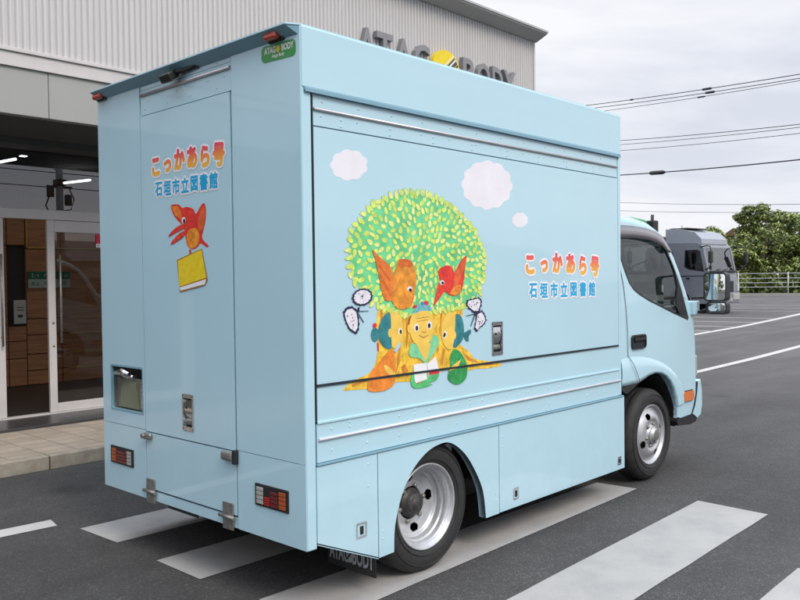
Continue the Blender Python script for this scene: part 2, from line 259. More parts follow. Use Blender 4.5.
SIDE_ART = [
('root', [(0.227, 1.074), (0.258, 1.093), (0.295, 1.112), (0.371, 1.132), (0.409, 1.137), (0.455, 1.17), (0.483, 1.252), (0.472, 1.373), (0.483, 1.484), (0.794, 1.456), (1.172, 1.465), (1.165, 1.392), (1.124, 1.248), (1.149, 1.236), (1.232, 1.189), (1.265, 1.149), (1.369, 1.13), (1.523, 1.104), (1.541, 1.095), (1.523, 1.085), (1.369, 1.082), (1.299, 1.09), (1.213, 1.085), (1.033, 1.111), (0.847, 1.087), (0.75, 1.067), (0.608, 1.081), (0.408, 1.064), (0.307, 1.07)]),
('rootdark', [(0.5, 1.456), (0.522, 1.455), (0.516, 1.371), (0.499, 1.335)]),
('rootdark', [(0.633, 1.28), (0.651, 1.269), (0.64, 1.174), (0.609, 1.119), (0.624, 1.194)]),
('rootdark', [(0.691, 1.421), (0.701, 1.42), (0.711, 1.304), (0.692, 1.237)]),
('rootdark', [(0.295, 1.098), (0.422, 1.118), (0.421, 1.107), (0.301, 1.084)]),
('rootdark', [(0.976, 1.44), (0.994, 1.439), (0.974, 1.349), (0.955, 1.289)]),
('rootdark', [(0.988, 1.227), (1.011, 1.225), (0.986, 1.125), (0.965, 1.147)]),
('rootdark', [(1.144, 1.434), (1.157, 1.434), (1.126, 1.362)]),
('rootdark', [(1.148, 1.205), (1.231, 1.157), (1.334, 1.117), (1.214, 1.143)]),
('rootdark', [(1.369, 1.114), (1.514, 1.097), (1.369, 1.101)]),
('rootdark', [(1.149, 1.226), (1.168, 1.216), (1.189, 1.171)]),
('rootdark', [(0.651, 1.154), (0.68, 1.171), (0.708, 1.13), (0.664, 1.104)]),
('rootdark', [(0.927, 1.291), (0.945, 1.3), (0.956, 1.219), (0.938, 1.2)]),
('orange', [(0.57, 1.25), (0.518, 1.221), (0.468, 1.179), (0.422, 1.145), (0.406, 1.101), (0.397, 1.06), (0.433, 1.046), (0.526, 1.042), (0.594, 1.063), (0.609, 1.11), (0.607, 1.176), (0.6, 1.244)]),
('yellow', [(0.517, 1.179), (0.548, 1.17), (0.609, 1.124), (0.602, 1.112), (0.552, 1.126), (0.525, 1.155)]),
('ltgreen', [(0.724, 1.279), (0.702, 1.203), (0.799, 1.19), (0.84, 1.153), (0.848, 1.152), (0.918, 1.211), (0.97, 1.276), (0.912, 1.322), (0.85, 1.226), (0.776, 1.261)]),
('skin', [(0.768, 1.271), (0.887, 1.263), (0.855, 1.184), (0.84, 1.172), (0.811, 1.209)]),
('green2', [(0.729, 1.128), (0.721, 1.07), (0.728, 1.045), (0.756, 1.03), (0.822, 1.028), (0.913, 1.039), (0.847, 1.053), (0.93, 1.054), (0.957, 1.087), (0.942, 1.104)]),
('red', [(0.764, 1.061), (0.884, 1.089), (0.848, 1.132), (0.955, 1.108), (0.954, 1.091), (0.863, 1.094), (0.779, 1.051)]),
('white', [(0.744, 1.158), (0.751, 1.16), (0.84, 1.16), (0.862, 1.156), (0.925, 1.189), (0.955, 1.108), (0.848, 1.112), (0.853, 1.072), (0.764, 1.059), (0.753, 1.072)]),
('fold', [(0.849, 1.155), (0.855, 1.154), (0.871, 1.085), (0.862, 1.082)]),
('skin', [(0.668, 1.347), (0.661, 1.305), (0.643, 1.272), (0.617, 1.256), (0.589, 1.257), (0.564, 1.278), (0.547, 1.312), (0.542, 1.353), (0.549, 1.394), (0.567, 1.426), (0.592, 1.444), (0.62, 1.443), (0.645, 1.423), (0.662, 1.389)]),
('teal', [(0.574, 1.444), (0.54, 1.438), (0.512, 1.418), (0.489, 1.382), (0.482, 1.34), (0.49, 1.303), (0.516, 1.27), (0.55, 1.255), (0.584, 1.256), (0.575, 1.321), (0.577, 1.387)]),
('teal', [(0.488, 1.333), (0.485, 1.317), (0.476, 1.305), (0.465, 1.298), (0.452, 1.299), (0.441, 1.307), (0.433, 1.32), (0.431, 1.336), (0.434, 1.351), (0.442, 1.363), (0.453, 1.37), (0.466, 1.369), (0.477, 1.362), (0.485, 1.349)]),
('red', [(0.473, 1.38), (0.471, 1.374), (0.467, 1.37), (0.461, 1.368), (0.455, 1.368), (0.449, 1.371), (0.446, 1.376), (0.444, 1.381), (0.446, 1.387), (0.45, 1.391), (0.456, 1.394), (0.462, 1.393), (0.468, 1.39), (0.472, 1.386)]),
('red', [(0.474, 1.294), (0.485, 1.289), (0.487, 1.247), (0.476, 1.252)]),
('skin', [(0.583, 1.335), (0.582, 1.326), (0.577, 1.318), (0.571, 1.314), (0.565, 1.314), (0.559, 1.319), (0.555, 1.327), (0.554, 1.337), (0.555, 1.347), (0.559, 1.354), (0.565, 1.359), (0.572, 1.358), (0.578, 1.354), (0.582, 1.345)]),
('white', [(0.658, 1.34), (0.657, 1.332), (0.653, 1.326), (0.648, 1.323), (0.642, 1.323), (0.637, 1.327), (0.633, 1.333), (0.632, 1.342), (0.634, 1.35), (0.637, 1.356), (0.642, 1.359), (0.648, 1.359), (0.653, 1.355), (0.657, 1.349)]),
('black', [(0.657, 1.338), (0.656, 1.332), (0.654, 1.328), (0.65, 1.326), (0.647, 1.326), (0.643, 1.329), (0.641, 1.333), (0.64, 1.339), (0.641, 1.344), (0.644, 1.348), (0.647, 1.35), (0.651, 1.35), (0.654, 1.348), (0.656, 1.343)]),
('paleblue', [(0.595, 1.244), (0.643, 1.29), (0.651, 1.269), (0.611, 1.229)]),
('hairbrown', [(0.754, 1.385), (0.752, 1.369), (0.745, 1.356), (0.735, 1.349), (0.725, 1.35), (0.716, 1.357), (0.709, 1.371), (0.707, 1.387), (0.71, 1.403), (0.717, 1.415), (0.726, 1.422), (0.737, 1.422), (0.746, 1.414), (0.752, 1.401)]),
('skin', [(0.914, 1.35), (0.909, 1.321), (0.897, 1.294), (0.877, 1.272), (0.853, 1.257), (0.825, 1.251), (0.797, 1.253), (0.77, 1.263), (0.747, 1.28), (0.73, 1.303), (0.719, 1.331), (0.716, 1.36), (0.72, 1.389), (0.732, 1.415), (0.75, 1.437), (0.774, 1.452), (0.801, 1.459), (0.829, 1.458), (0.856, 1.449), (0.88, 1.432), (0.898, 1.408), (0.91, 1.38)]),
('skin', [(0.733, 1.35), (0.731, 1.339), (0.727, 1.331), (0.72, 1.327), (0.712, 1.327), (0.705, 1.332), (0.701, 1.341), (0.699, 1.351), (0.701, 1.362), (0.706, 1.37), (0.713, 1.374), (0.72, 1.374), (0.727, 1.369), (0.732, 1.36)]),
('skin', [(0.93, 1.366), (0.928, 1.355), (0.923, 1.347), (0.916, 1.342), (0.909, 1.342), (0.902, 1.348), (0.898, 1.356), (0.897, 1.367), (0.898, 1.378), (0.903, 1.387), (0.91, 1.391), (0.917, 1.391), (0.924, 1.386), (0.928, 1.377)]),
('capteal', [(0.747, 1.426), (0.753, 1.447), (0.771, 1.466), (0.816, 1.489), (0.86, 1.481), (0.887, 1.468), (0.905, 1.437), (0.83, 1.443), (0.785, 1.437)]),
('red', [(0.779, 1.466), (0.777, 1.462), (0.772, 1.459), (0.765, 1.457), (0.757, 1.458), (0.75, 1.46), (0.746, 1.463), (0.744, 1.467), (0.746, 1.471), (0.751, 1.475), (0.758, 1.476), (0.765, 1.476), (0.772, 1.474), (0.777, 1.47)]),
('red', [(0.873, 1.482), (0.871, 1.477), (0.865, 1.473), (0.856, 1.471), (0.847, 1.471), (0.838, 1.474), (0.833, 1.478), (0.831, 1.483), (0.833, 1.489), (0.839, 1.492), (0.847, 1.495), (0.857, 1.494), (0.865, 1.492), (0.871, 1.487)]),
('blue2', [(0.836, 1.481), (0.834, 1.476), (0.83, 1.472), (0.823, 1.47), (0.816, 1.471), (0.81, 1.473), (0.805, 1.477), (0.804, 1.481), (0.806, 1.486), (0.81, 1.49), (0.817, 1.492), (0.824, 1.491), (0.83, 1.489), (0.835, 1.485)]),
('white', [(0.79, 1.353), (0.788, 1.344), (0.783, 1.337), (0.775, 1.333), (0.767, 1.334), (0.759, 1.338), (0.754, 1.346), (0.752, 1.355), (0.754, 1.364), (0.76, 1.371), (0.767, 1.375), (0.776, 1.375), (0.784, 1.37), (0.789, 1.362)]),
('black', [(0.785, 1.35), (0.784, 1.344), (0.78, 1.34), (0.776, 1.337), (0.771, 1.337), (0.767, 1.34), (0.764, 1.345), (0.763, 1.351), (0.764, 1.357), (0.767, 1.362), (0.771, 1.364), (0.776, 1.364), (0.781, 1.361), (0.784, 1.356)]),
('white', [(0.896, 1.362), (0.894, 1.353), (0.889, 1.345), (0.881, 1.342), (0.872, 1.342), (0.864, 1.347), (0.859, 1.354), (0.857, 1.364), (0.859, 1.373), (0.865, 1.38), (0.873, 1.384), (0.881, 1.384), (0.889, 1.379), (0.895, 1.372)]),
('black', [(0.886, 1.359), (0.884, 1.353), (0.881, 1.348), (0.876, 1.346), (0.871, 1.346), (0.867, 1.349), (0.864, 1.354), (0.863, 1.36), (0.864, 1.366), (0.867, 1.371), (0.872, 1.374), (0.877, 1.373), (0.881, 1.37), (0.885, 1.365)]),
('outline', [(0.79, 1.315), (0.827, 1.3), (0.866, 1.311), (0.866, 1.307), (0.827, 1.294), (0.789, 1.31)]),
('outline', [(0.813, 1.332), (0.831, 1.326), (0.849, 1.331), (0.849, 1.327), (0.831, 1.321), (0.813, 1.328)]),
('outline', [(0.77, 1.403), (0.874, 1.409), (0.874, 1.406), (0.77, 1.4)]),
('outline', [(0.777, 1.388), (0.866, 1.394), (0.866, 1.391), (0.777, 1.385)]),
('skin', [(1.129, 1.317), (1.12, 1.271), (1.097, 1.235), (1.065, 1.217), (1.03, 1.219), (1.0, 1.242), (0.979, 1.28), (0.972, 1.325), (0.981, 1.37), (1.002, 1.406), (1.034, 1.425), (1.069, 1.424), (1.1, 1.402), (1.122, 1.364)]),
('teal', [(1.099, 1.417), (1.127, 1.414), (1.155, 1.397), (1.172, 1.355), (1.175, 1.313), (1.169, 1.275), (1.141, 1.247), (1.103, 1.227), (1.067, 1.226), (1.087, 1.271), (1.095, 1.343)]),
('teal', [(1.163, 1.303), (1.2, 1.312), (1.234, 1.324), (1.242, 1.299), (1.213, 1.285), (1.219, 1.25), (1.186, 1.26)]),
('skin', [(1.103, 1.296), (1.101, 1.285), (1.096, 1.277), (1.089, 1.273), (1.081, 1.273), (1.074, 1.278), (1.069, 1.287), (1.068, 1.298), (1.069, 1.309), (1.074, 1.317), (1.082, 1.321), (1.089, 1.321), (1.096, 1.316), (1.101, 1.307)]),
('white', [(1.02, 1.3), (1.015, 1.292), (1.008, 1.286), (1.0, 1.284), (0.994, 1.285), (0.989, 1.29), (0.988, 1.298), (0.99, 1.307), (0.995, 1.315), (1.002, 1.321), (1.01, 1.324), (1.017, 1.322), (1.021, 1.317), (1.022, 1.309)]),
('black', [(1.012, 1.299), (1.008, 1.294), (1.003, 1.29), (0.998, 1.288), (0.994, 1.289), (0.991, 1.292), (0.99, 1.298), (0.992, 1.304), (0.995, 1.31), (1.0, 1.314), (1.005, 1.315), (1.01, 1.314), (1.012, 1.311), (1.013, 1.306)]),
('dkgreen', [(1.075, 1.223), (1.132, 1.206), (1.168, 1.17), (1.197, 1.128), (1.203, 1.086), (1.192, 1.043), (1.137, 1.015), (1.083, 1.02), (1.032, 1.048), (1.026, 1.073), (1.049, 1.12), (1.046, 1.177)]),
('yellow', [(1.143, 1.156), (1.117, 1.109), (1.065, 1.103), (1.033, 1.101), (1.074, 1.13)]),
('orwing', [(0.441, 1.77), (0.474, 1.746), (0.505, 1.721), (0.548, 1.701), (0.577, 1.679), (0.603, 1.629), (0.608, 1.546), (0.589, 1.5), (0.53, 1.502), (0.505, 1.569), (0.486, 1.655), (0.465, 1.72)]),
('featherdark', [(0.455, 1.74), (0.518, 1.67), (0.576, 1.609), (0.57, 1.601), (0.504, 1.66)]),
('featherdark', [(0.489, 1.655), (0.561, 1.568), (0.59, 1.526), (0.575, 1.521), (0.52, 1.589)]),
('orbody', [(0.63, 1.712), (0.669, 1.72), (0.723, 1.717), (0.758, 1.687), (0.776, 1.629), (0.772, 1.575), (0.75, 1.502), (0.726, 1.46), (0.633, 1.452), (0.574, 1.506), (0.587, 1.567), (0.604, 1.64)]),
('featherdark', [(0.63, 1.712), (0.669, 1.72), (0.723, 1.717), (0.758, 1.687), (0.73, 1.671), (0.683, 1.681), (0.645, 1.665)]),
('red2', [(0.735, 1.513), (0.759, 1.528), (0.729, 1.476)]),
('white', [(0.742, 1.56), (0.74, 1.554), (0.734, 1.549), (0.726, 1.547), (0.717, 1.547), (0.709, 1.55), (0.703, 1.555), (0.701, 1.561), (0.703, 1.567), (0.709, 1.571), (0.717, 1.574), (0.726, 1.574), (0.734, 1.571), (0.74, 1.566)]),
('black', [(0.739, 1.555), (0.738, 1.551), (0.734, 1.548), (0.729, 1.546), (0.723, 1.546), (0.718, 1.548), (0.714, 1.551), (0.713, 1.555), (0.714, 1.559), (0.718, 1.562), (0.723, 1.564), (0.729, 1.564), (0.734, 1.562), (0.738, 1.559)]),
('redb', [(0.956, 1.628), (0.953, 1.655), (0.974, 1.675), (1.034, 1.689), (1.07, 1.68), (1.084, 1.661), (1.091, 1.639), (1.149, 1.712), (1.204, 1.749), (1.203, 1.718), (1.188, 1.673), (1.18, 1.605), (1.155, 1.537), (1.092, 1.513), (1.04, 1.526), (0.997, 1.551)]),
('redwing', [(1.091, 1.639), (1.149, 1.69), (1.2, 1.743), (1.181, 1.673), (1.129, 1.582), (1.079, 1.538)]),
('orbody', [(1.079, 1.561), (1.147, 1.582), (1.15, 1.541), (1.096, 1.518), (1.049, 1.53)]),
('redb', [(0.956, 1.595), (1.009, 1.545), (0.911, 1.462)]),
('white', [(1.005, 1.591), (1.003, 1.586), (0.998, 1.581), (0.99, 1.579), (0.982, 1.579), (0.974, 1.581), (0.969, 1.586), (0.967, 1.592), (0.969, 1.597), (0.975, 1.602), (0.982, 1.605), (0.99, 1.604), (0.998, 1.602), (1.003, 1.597)]),
('black', [(1.001, 1.589), (1.0, 1.585), (0.997, 1.582), (0.992, 1.581), (0.987, 1.581), (0.982, 1.583), (0.979, 1.586), (0.978, 1.589), (0.979, 1.593), (0.982, 1.596), (0.987, 1.598), (0.992, 1.598), (0.997, 1.596), (1.0, 1.593)]),
('navy', [(0.435, 1.538), (0.445, 1.538), (0.44, 1.535), (0.45, 1.535), (0.443, 1.532), (0.451, 1.53), (0.444, 1.528), (0.449, 1.526), (0.439, 1.524), (0.444, 1.522), (0.437, 1.52), (0.445, 1.517), (0.438, 1.516), (0.445, 1.513), (0.437, 1.512), (0.443, 1.508), (0.432, 1.509), (0.436, 1.505), (0.426, 1.506), (0.431, 1.502), (0.423, 1.502), (0.428, 1.498), (0.42, 1.499), (0.424, 1.494), (0.416, 1.495), (0.418, 1.491), (0.409, 1.494), (0.41, 1.489), (0.403, 1.493), (0.404, 1.487), (0.397, 1.49), (0.397, 1.484), (0.392, 1.487), (0.391, 1.481), (0.386, 1.486), (0.383, 1.481), (0.379, 1.487), (0.376, 1.482), (0.372, 1.487), (0.369, 1.482), (0.366, 1.486), (0.361, 1.48), (0.359, 1.484), (0.354, 1.48), (0.353, 1.486), (0.348, 1.482), (0.348, 1.488), (0.342, 1.485), (0.343, 1.49), (0.335, 1.486), (0.335, 1.49), (0.327, 1.486), (0.33, 1.491), (0.323, 1.489), (0.325, 1.494), (0.319, 1.493), (0.323, 1.498), (0.317, 1.497), (0.319, 1.5), (0.31, 1.499), (0.312, 1.502), (0.305, 1.501), (0.31, 1.505), (0.302, 1.505), (0.31, 1.509), (0.304, 1.51), (0.312, 1.514), (0.303, 1.514), (0.307, 1.517), (0.297, 1.517), (0.304, 1.52), (0.297, 1.522), (0.304, 1.524), (0.299, 1.526), (0.308, 1.528), (0.304, 1.53), (0.31, 1.531), (0.302, 1.534), (0.309, 1.535), (0.303, 1.539), (0.31, 1.539), (0.304, 1.543), (0.314, 1.542), (0.311, 1.546), (0.321, 1.545), (0.316, 1.549), (0.323, 1.549), (0.319, 1.554), (0.326, 1.552), (0.323, 1.558), (0.33, 1.556), (0.329, 1.56), (0.337, 1.557), (0.336, 1.562), (0.343, 1.559), (0.342, 1.564), (0.348, 1.561), (0.348, 1.567), (0.354, 1.564), (0.355, 1.57), (0.36, 1.565), (0.362, 1.57), (0.367, 1.565), (0.37, 1.57), (0.373, 1.565), (0.377, 1.57), (0.38, 1.566), (0.384, 1.572), (0.387, 1.568), (0.392, 1.572), (0.392, 1.566), (0.398, 1.57), (0.398, 1.564), (0.404, 1.568), (0.403, 1.562), (0.411, 1.566), (0.41, 1.562), (0.419, 1.566), (0.416, 1.561), (0.424, 1.563), (0.421, 1.558), (0.427, 1.56), (0.423, 1.554), (0.43, 1.555), (0.427, 1.552), (0.437, 1.554), (0.434, 1.55), (0.442, 1.551), (0.437, 1.547), (0.445, 1.547), (0.437, 1.543), (0.443, 1.542)]),
('bwhite', [(0.425, 1.536), (0.432, 1.532), (0.433, 1.527), (0.427, 1.523), (0.428, 1.517), (0.426, 1.512), (0.418, 1.509), (0.415, 1.504), (0.41, 1.5), (0.401, 1.498), (0.394, 1.495), (0.387, 1.492), (0.378, 1.492), (0.37, 1.492), (0.361, 1.49), (0.354, 1.492), (0.347, 1.495), (0.338, 1.495), (0.332, 1.499), (0.33, 1.504), (0.321, 1.505), (0.318, 1.51), (0.321, 1.515), (0.314, 1.519), (0.314, 1.524), (0.32, 1.529), (0.318, 1.534), (0.32, 1.539), (0.328, 1.542), (0.331, 1.547), (0.336, 1.552), (0.345, 1.553), (0.352, 1.556), (0.359, 1.56), (0.368, 1.559), (0.376, 1.559), (0.384, 1.561), (0.392, 1.559), (0.399, 1.557), (0.408, 1.557), (0.414, 1.553), (0.416, 1.548), (0.425, 1.547), (0.428, 1.542)]),
('navy', [(0.335, 1.459), (0.327, 1.471), (0.313, 1.474), (0.302, 1.486), (0.29, 1.48), (0.276, 1.483), (0.265, 1.476), (0.255, 1.474), (0.251, 1.462), (0.239, 1.459), (0.246, 1.446), (0.243, 1.44), (0.251, 1.428), (0.248, 1.421), (0.259, 1.411), (0.256, 1.4), (0.269, 1.392), (0.272, 1.377), (0.282, 1.37), (0.287, 1.361), (0.295, 1.362), (0.302, 1.353), (0.31, 1.354), (0.32, 1.345), (0.326, 1.345), (0.335, 1.348), (0.338, 1.36), (0.348, 1.363), (0.344, 1.38), (0.352, 1.391), (0.346, 1.407), (0.349, 1.426), (0.339, 1.441)]),
('bwhite', [(0.329, 1.452), (0.301, 1.471), (0.27, 1.467), (0.252, 1.449), (0.257, 1.426), (0.267, 1.404), (0.284, 1.377), (0.301, 1.366), (0.321, 1.356), (0.336, 1.374), (0.339, 1.408)]),
('navy', [(1.273, 1.415), (1.253, 1.419), (1.238, 1.434), (1.213, 1.44), (1.213, 1.45), (1.195, 1.456), (1.196, 1.464), (1.191, 1.473), (1.204, 1.481), (1.2, 1.492), (1.224, 1.491), (1.234, 1.498), (1.254, 1.495), (1.274, 1.503), (1.293, 1.499), (1.318, 1.507), (1.321, 1.496), (1.337, 1.495), (1.338, 1.486), (1.346, 1.477), (1.335, 1.465), (1.343, 1.453), (1.326, 1.443), (1.326, 1.426), (1.312, 1.419), (1.302, 1.412), (1.286, 1.417)]),
('bwhite', [(1.273, 1.422), (1.228, 1.446), (1.207, 1.464), (1.217, 1.485), (1.257, 1.49), (1.307, 1.496), (1.328, 1.482), (1.325, 1.456), (1.306, 1.426)]),
('navy', [(1.296, 1.412), (1.31, 1.422), (1.327, 1.421), (1.344, 1.432), (1.351, 1.417), (1.364, 1.413), (1.369, 1.399), (1.38, 1.392), (1.377, 1.377), (1.391, 1.367), (1.372, 1.358), (1.372, 1.347), (1.354, 1.342), (1.347, 1.332), (1.331, 1.333), (1.319, 1.322), (1.311, 1.32), (1.3, 1.307), (1.294, 1.305), (1.282, 1.306), (1.278, 1.318), (1.263, 1.321), (1.275, 1.339), (1.271, 1.35), (1.285, 1.366), (1.281, 1.385), (1.292, 1.396)]),
('bwhite', [(1.3, 1.405), (1.339, 1.416), (1.362, 1.393), (1.373, 1.366), (1.35, 1.345), (1.32, 1.333), (1.299, 1.314), (1.277, 1.331), (1.289, 1.365)]),
('navy', [(0.376, 1.531), (0.374, 1.528), (0.37, 1.528), (0.368, 1.532), (0.37, 1.535), (0.374, 1.535)]),
('navy', [(0.379, 1.529), (0.377, 1.525), (0.373, 1.526), (0.371, 1.529), (0.373, 1.532), (0.377, 1.532)]),
('navy', [(0.383, 1.537), (0.381, 1.534), (0.377, 1.534), (0.376, 1.537), (0.378, 1.541), (0.381, 1.54)]),
('navy', [(0.379, 1.526), (0.377, 1.523), (0.373, 1.523), (0.371, 1.526), (0.373, 1.53), (0.377, 1.529)]),
('navy', [(0.352, 1.543), (0.35, 1.539), (0.347, 1.54), (0.345, 1.543), (0.347, 1.546), (0.351, 1.546)]),
('navy', [(0.374, 1.519), (0.372, 1.516), (0.369, 1.516), (0.367, 1.519), (0.369, 1.522), (0.372, 1.522)]),
('navy', [(0.371, 1.529), (0.369, 1.526), (0.366, 1.526), (0.364, 1.529), (0.366, 1.533), (0.37, 1.533)]),
('navy', [(0.31, 1.391), (0.308, 1.388), (0.304, 1.388), (0.302, 1.391), (0.304, 1.395), (0.308, 1.394)]),
('navy', [(0.314, 1.412), (0.312, 1.408), (0.309, 1.409), (0.307, 1.412), (0.309, 1.415), (0.313, 1.415)]),
('navy', [(0.272, 1.435), (0.27, 1.432), (0.266, 1.432), (0.265, 1.436), (0.266, 1.439), (0.27, 1.439)]),
('navy', [(0.311, 1.387), (0.309, 1.384), (0.306, 1.384), (0.304, 1.388), (0.306, 1.391), (0.309, 1.39)]),
('navy', [(0.309, 1.424), (0.307, 1.421), (0.303, 1.421), (0.302, 1.425), (0.303, 1.428), (0.307, 1.428)]),
('navy', [(0.302, 1.441), (0.3, 1.438), (0.296, 1.438), (0.295, 1.442), (0.296, 1.445), (0.3, 1.445)]),
('navy', [(0.304, 1.409), (0.302, 1.406), (0.299, 1.406), (0.297, 1.409), (0.299, 1.412), (0.302, 1.412)]),
('navy', [(1.277, 1.462), (1.274, 1.458), (1.269, 1.458), (1.267, 1.462), (1.269, 1.466), (1.274, 1.465)]),
('navy', [(1.268, 1.479), (1.265, 1.476), (1.26, 1.476), (1.258, 1.479), (1.26, 1.483), (1.265, 1.483)]),
('navy', [(1.296, 1.469), (1.293, 1.466), (1.288, 1.466), (1.286, 1.47), (1.288, 1.473), (1.293, 1.473)]),
('navy', [(1.306, 1.473), (1.303, 1.469), (1.298, 1.469), (1.296, 1.473), (1.298, 1.477), (1.303, 1.477)]),
('navy', [(1.292, 1.461), (1.289, 1.457), (1.284, 1.457), (1.282, 1.461), (1.284, 1.465), (1.289, 1.465)]),
('navy', [(1.232, 1.463), (1.229, 1.46), (1.224, 1.46), (1.222, 1.464), (1.224, 1.467), (1.229, 1.467)]),
('navy', [(1.249, 1.452), (1.246, 1.448), (1.241, 1.448), (1.239, 1.452), (1.241, 1.456), (1.246, 1.456)]),
('navy', [(1.327, 1.362), (1.325, 1.358), (1.319, 1.359), (1.317, 1.362), (1.319, 1.366), (1.325, 1.366)]),
('navy', [(1.324, 1.355), (1.322, 1.351), (1.317, 1.352), (1.314, 1.356), (1.317, 1.359), (1.322, 1.359)]),
('navy', [(1.343, 1.353), (1.341, 1.349), (1.335, 1.349), (1.333, 1.353), (1.335, 1.357), (1.341, 1.357)]),
('navy', [(1.321, 1.348), (1.318, 1.344), (1.313, 1.344), (1.31, 1.348), (1.313, 1.352), (1.318, 1.352)]),
('navy', [(1.314, 1.364), (1.312, 1.36), (1.306, 1.36), (1.304, 1.364), (1.307, 1.368), (1.312, 1.368)]),
('navy', [(1.35, 1.364), (1.347, 1.36), (1.342, 1.361), (1.339, 1.365), (1.342, 1.368), (1.347, 1.368)]),
('navy', [(1.313, 1.39), (1.311, 1.386), (1.305, 1.387), (1.303, 1.39), (1.305, 1.394), (1.311, 1.394)]),
('navy', [(0.351, 1.46), (0.344, 1.45), (0.336, 1.447), (0.332, 1.453), (0.334, 1.464), (0.341, 1.474), (0.349, 1.477), (0.353, 1.471)]),
('navy', [(0.345, 1.457), (0.415, 1.457), (0.415, 1.454), (0.345, 1.453)]),
('navy', [(0.341, 1.452), (0.382, 1.401), (0.378, 1.398), (0.336, 1.449)]),
('navy', [(1.296, 1.412), (1.299, 1.398), (1.294, 1.391), (1.284, 1.396), (1.274, 1.409), (1.271, 1.423), (1.276, 1.429), (1.286, 1.425)]),
('navy', [(1.278, 1.411), (1.193, 1.401), (1.193, 1.398), (1.278, 1.406)]),
('navy', [(1.273, 1.409), (1.234, 1.342), (1.239, 1.339), (1.28, 1.404)]),
('cloud', [(0.414, 2.183), (0.419, 2.176), (0.422, 2.168), (0.422, 2.161), (0.417, 2.153), (0.409, 2.146), (0.399, 2.14), (0.387, 2.136), (0.382, 2.128), (0.376, 2.121), (0.368, 2.114), (0.357, 2.109), (0.345, 2.106), (0.332, 2.105), (0.319, 2.106), (0.308, 2.102), (0.296, 2.097), (0.284, 2.095), (0.272, 2.095), (0.26, 2.096), (0.25, 2.1), (0.242, 2.106), (0.232, 2.107), (0.22, 2.108), (0.209, 2.11), (0.2, 2.115), (0.194, 2.12), (0.192, 2.128), (0.192, 2.135), (0.187, 2.141), (0.18, 2.146), (0.175, 2.152), (0.173, 2.159), (0.175, 2.167), (0.18, 2.174), (0.188, 2.181), (0.193, 2.187), (0.193, 2.195), (0.196, 2.203), (0.202, 2.21), (0.211, 2.216), (0.222, 2.22), (0.234, 2.223), (0.245, 2.227), (0.253, 2.234), (0.263, 2.239), (0.274, 2.244), (0.287, 2.246), (0.299, 2.245), (0.311, 2.243), (0.321, 2.241), (0.334, 2.244), (0.347, 2.246), (0.36, 2.245), (0.37, 2.242), (0.378, 2.237), (0.384, 2.231), (0.388, 2.224), (0.4, 2.222), (0.411, 2.218), (0.418, 2.213), (0.422, 2.206), (0.423, 2.198), (0.42, 2.19)]),
('cloud', [(1.632, 2.136), (1.636, 2.124), (1.636, 2.112), (1.63, 2.1), (1.618, 2.089), (1.601, 2.081), (1.581, 2.075), (1.564, 2.068), (1.556, 2.057), (1.543, 2.046), (1.527, 2.038), (1.508, 2.033), (1.487, 2.032), (1.466, 2.033), (1.449, 2.028), (1.431, 2.021), (1.412, 2.016), (1.392, 2.015), (1.374, 2.017), (1.357, 2.023), (1.342, 2.031), (1.322, 2.028), (1.302, 2.027), (1.283, 2.029), (1.268, 2.035), (1.257, 2.044), (1.249, 2.054), (1.239, 2.062), (1.221, 2.066), (1.206, 2.072), (1.194, 2.08), (1.189, 2.09), (1.188, 2.102), (1.192, 2.113), (1.185, 2.123), (1.174, 2.132), (1.168, 2.142), (1.168, 2.153), (1.174, 2.164), (1.184, 2.174), (1.198, 2.184), (1.194, 2.195), (1.195, 2.207), (1.2, 2.218), (1.21, 2.228), (1.226, 2.236), (1.244, 2.242), (1.259, 2.249), (1.266, 2.26), (1.278, 2.271), (1.293, 2.279), (1.311, 2.284), (1.331, 2.286), (1.351, 2.286), (1.368, 2.291), (1.385, 2.299), (1.404, 2.305), (1.423, 2.307), (1.442, 2.305), (1.46, 2.3), (1.475, 2.293), (1.496, 2.297), (1.517, 2.299), (1.537, 2.297), (1.554, 2.292), (1.566, 2.283), (1.575, 2.273), (1.585, 2.264), (1.606, 2.261), (1.623, 2.255), (1.636, 2.247), (1.643, 2.236), (1.643, 2.224), (1.639, 2.211), (1.647, 2.202), (1.659, 2.192), (1.666, 2.181), (1.667, 2.169), (1.66, 2.157), (1.648, 2.146)]),
('cloud', [(1.82, 1.975), (1.823, 1.969), (1.824, 1.963), (1.821, 1.957), (1.815, 1.951), (1.806, 1.946), (1.796, 1.943), (1.791, 1.937), (1.783, 1.932), (1.773, 1.929), (1.762, 1.927), (1.751, 1.927), (1.74, 1.928), (1.73, 1.926), (1.718, 1.925), (1.708, 1.926), (1.698, 1.929), (1.691, 1.933), (1.686, 1.938), (1.676, 1.941), (1.668, 1.945), (1.662, 1.95), (1.66, 1.955), (1.66, 1.962), (1.664, 1.968), (1.661, 1.973), (1.66, 1.979), (1.663, 1.985), (1.669, 1.991), (1.677, 1.996), (1.687, 1.999), (1.692, 2.005), (1.699, 2.01), (1.709, 2.013), (1.72, 2.015), (1.731, 2.016), (1.742, 2.014), (1.752, 2.017), (1.764, 2.018), (1.775, 2.017), (1.784, 2.014), (1.792, 2.01), (1.797, 2.005), (1.807, 2.002), (1.816, 1.998), (1.822, 1.993), (1.824, 1.987), (1.824, 1.981)])]
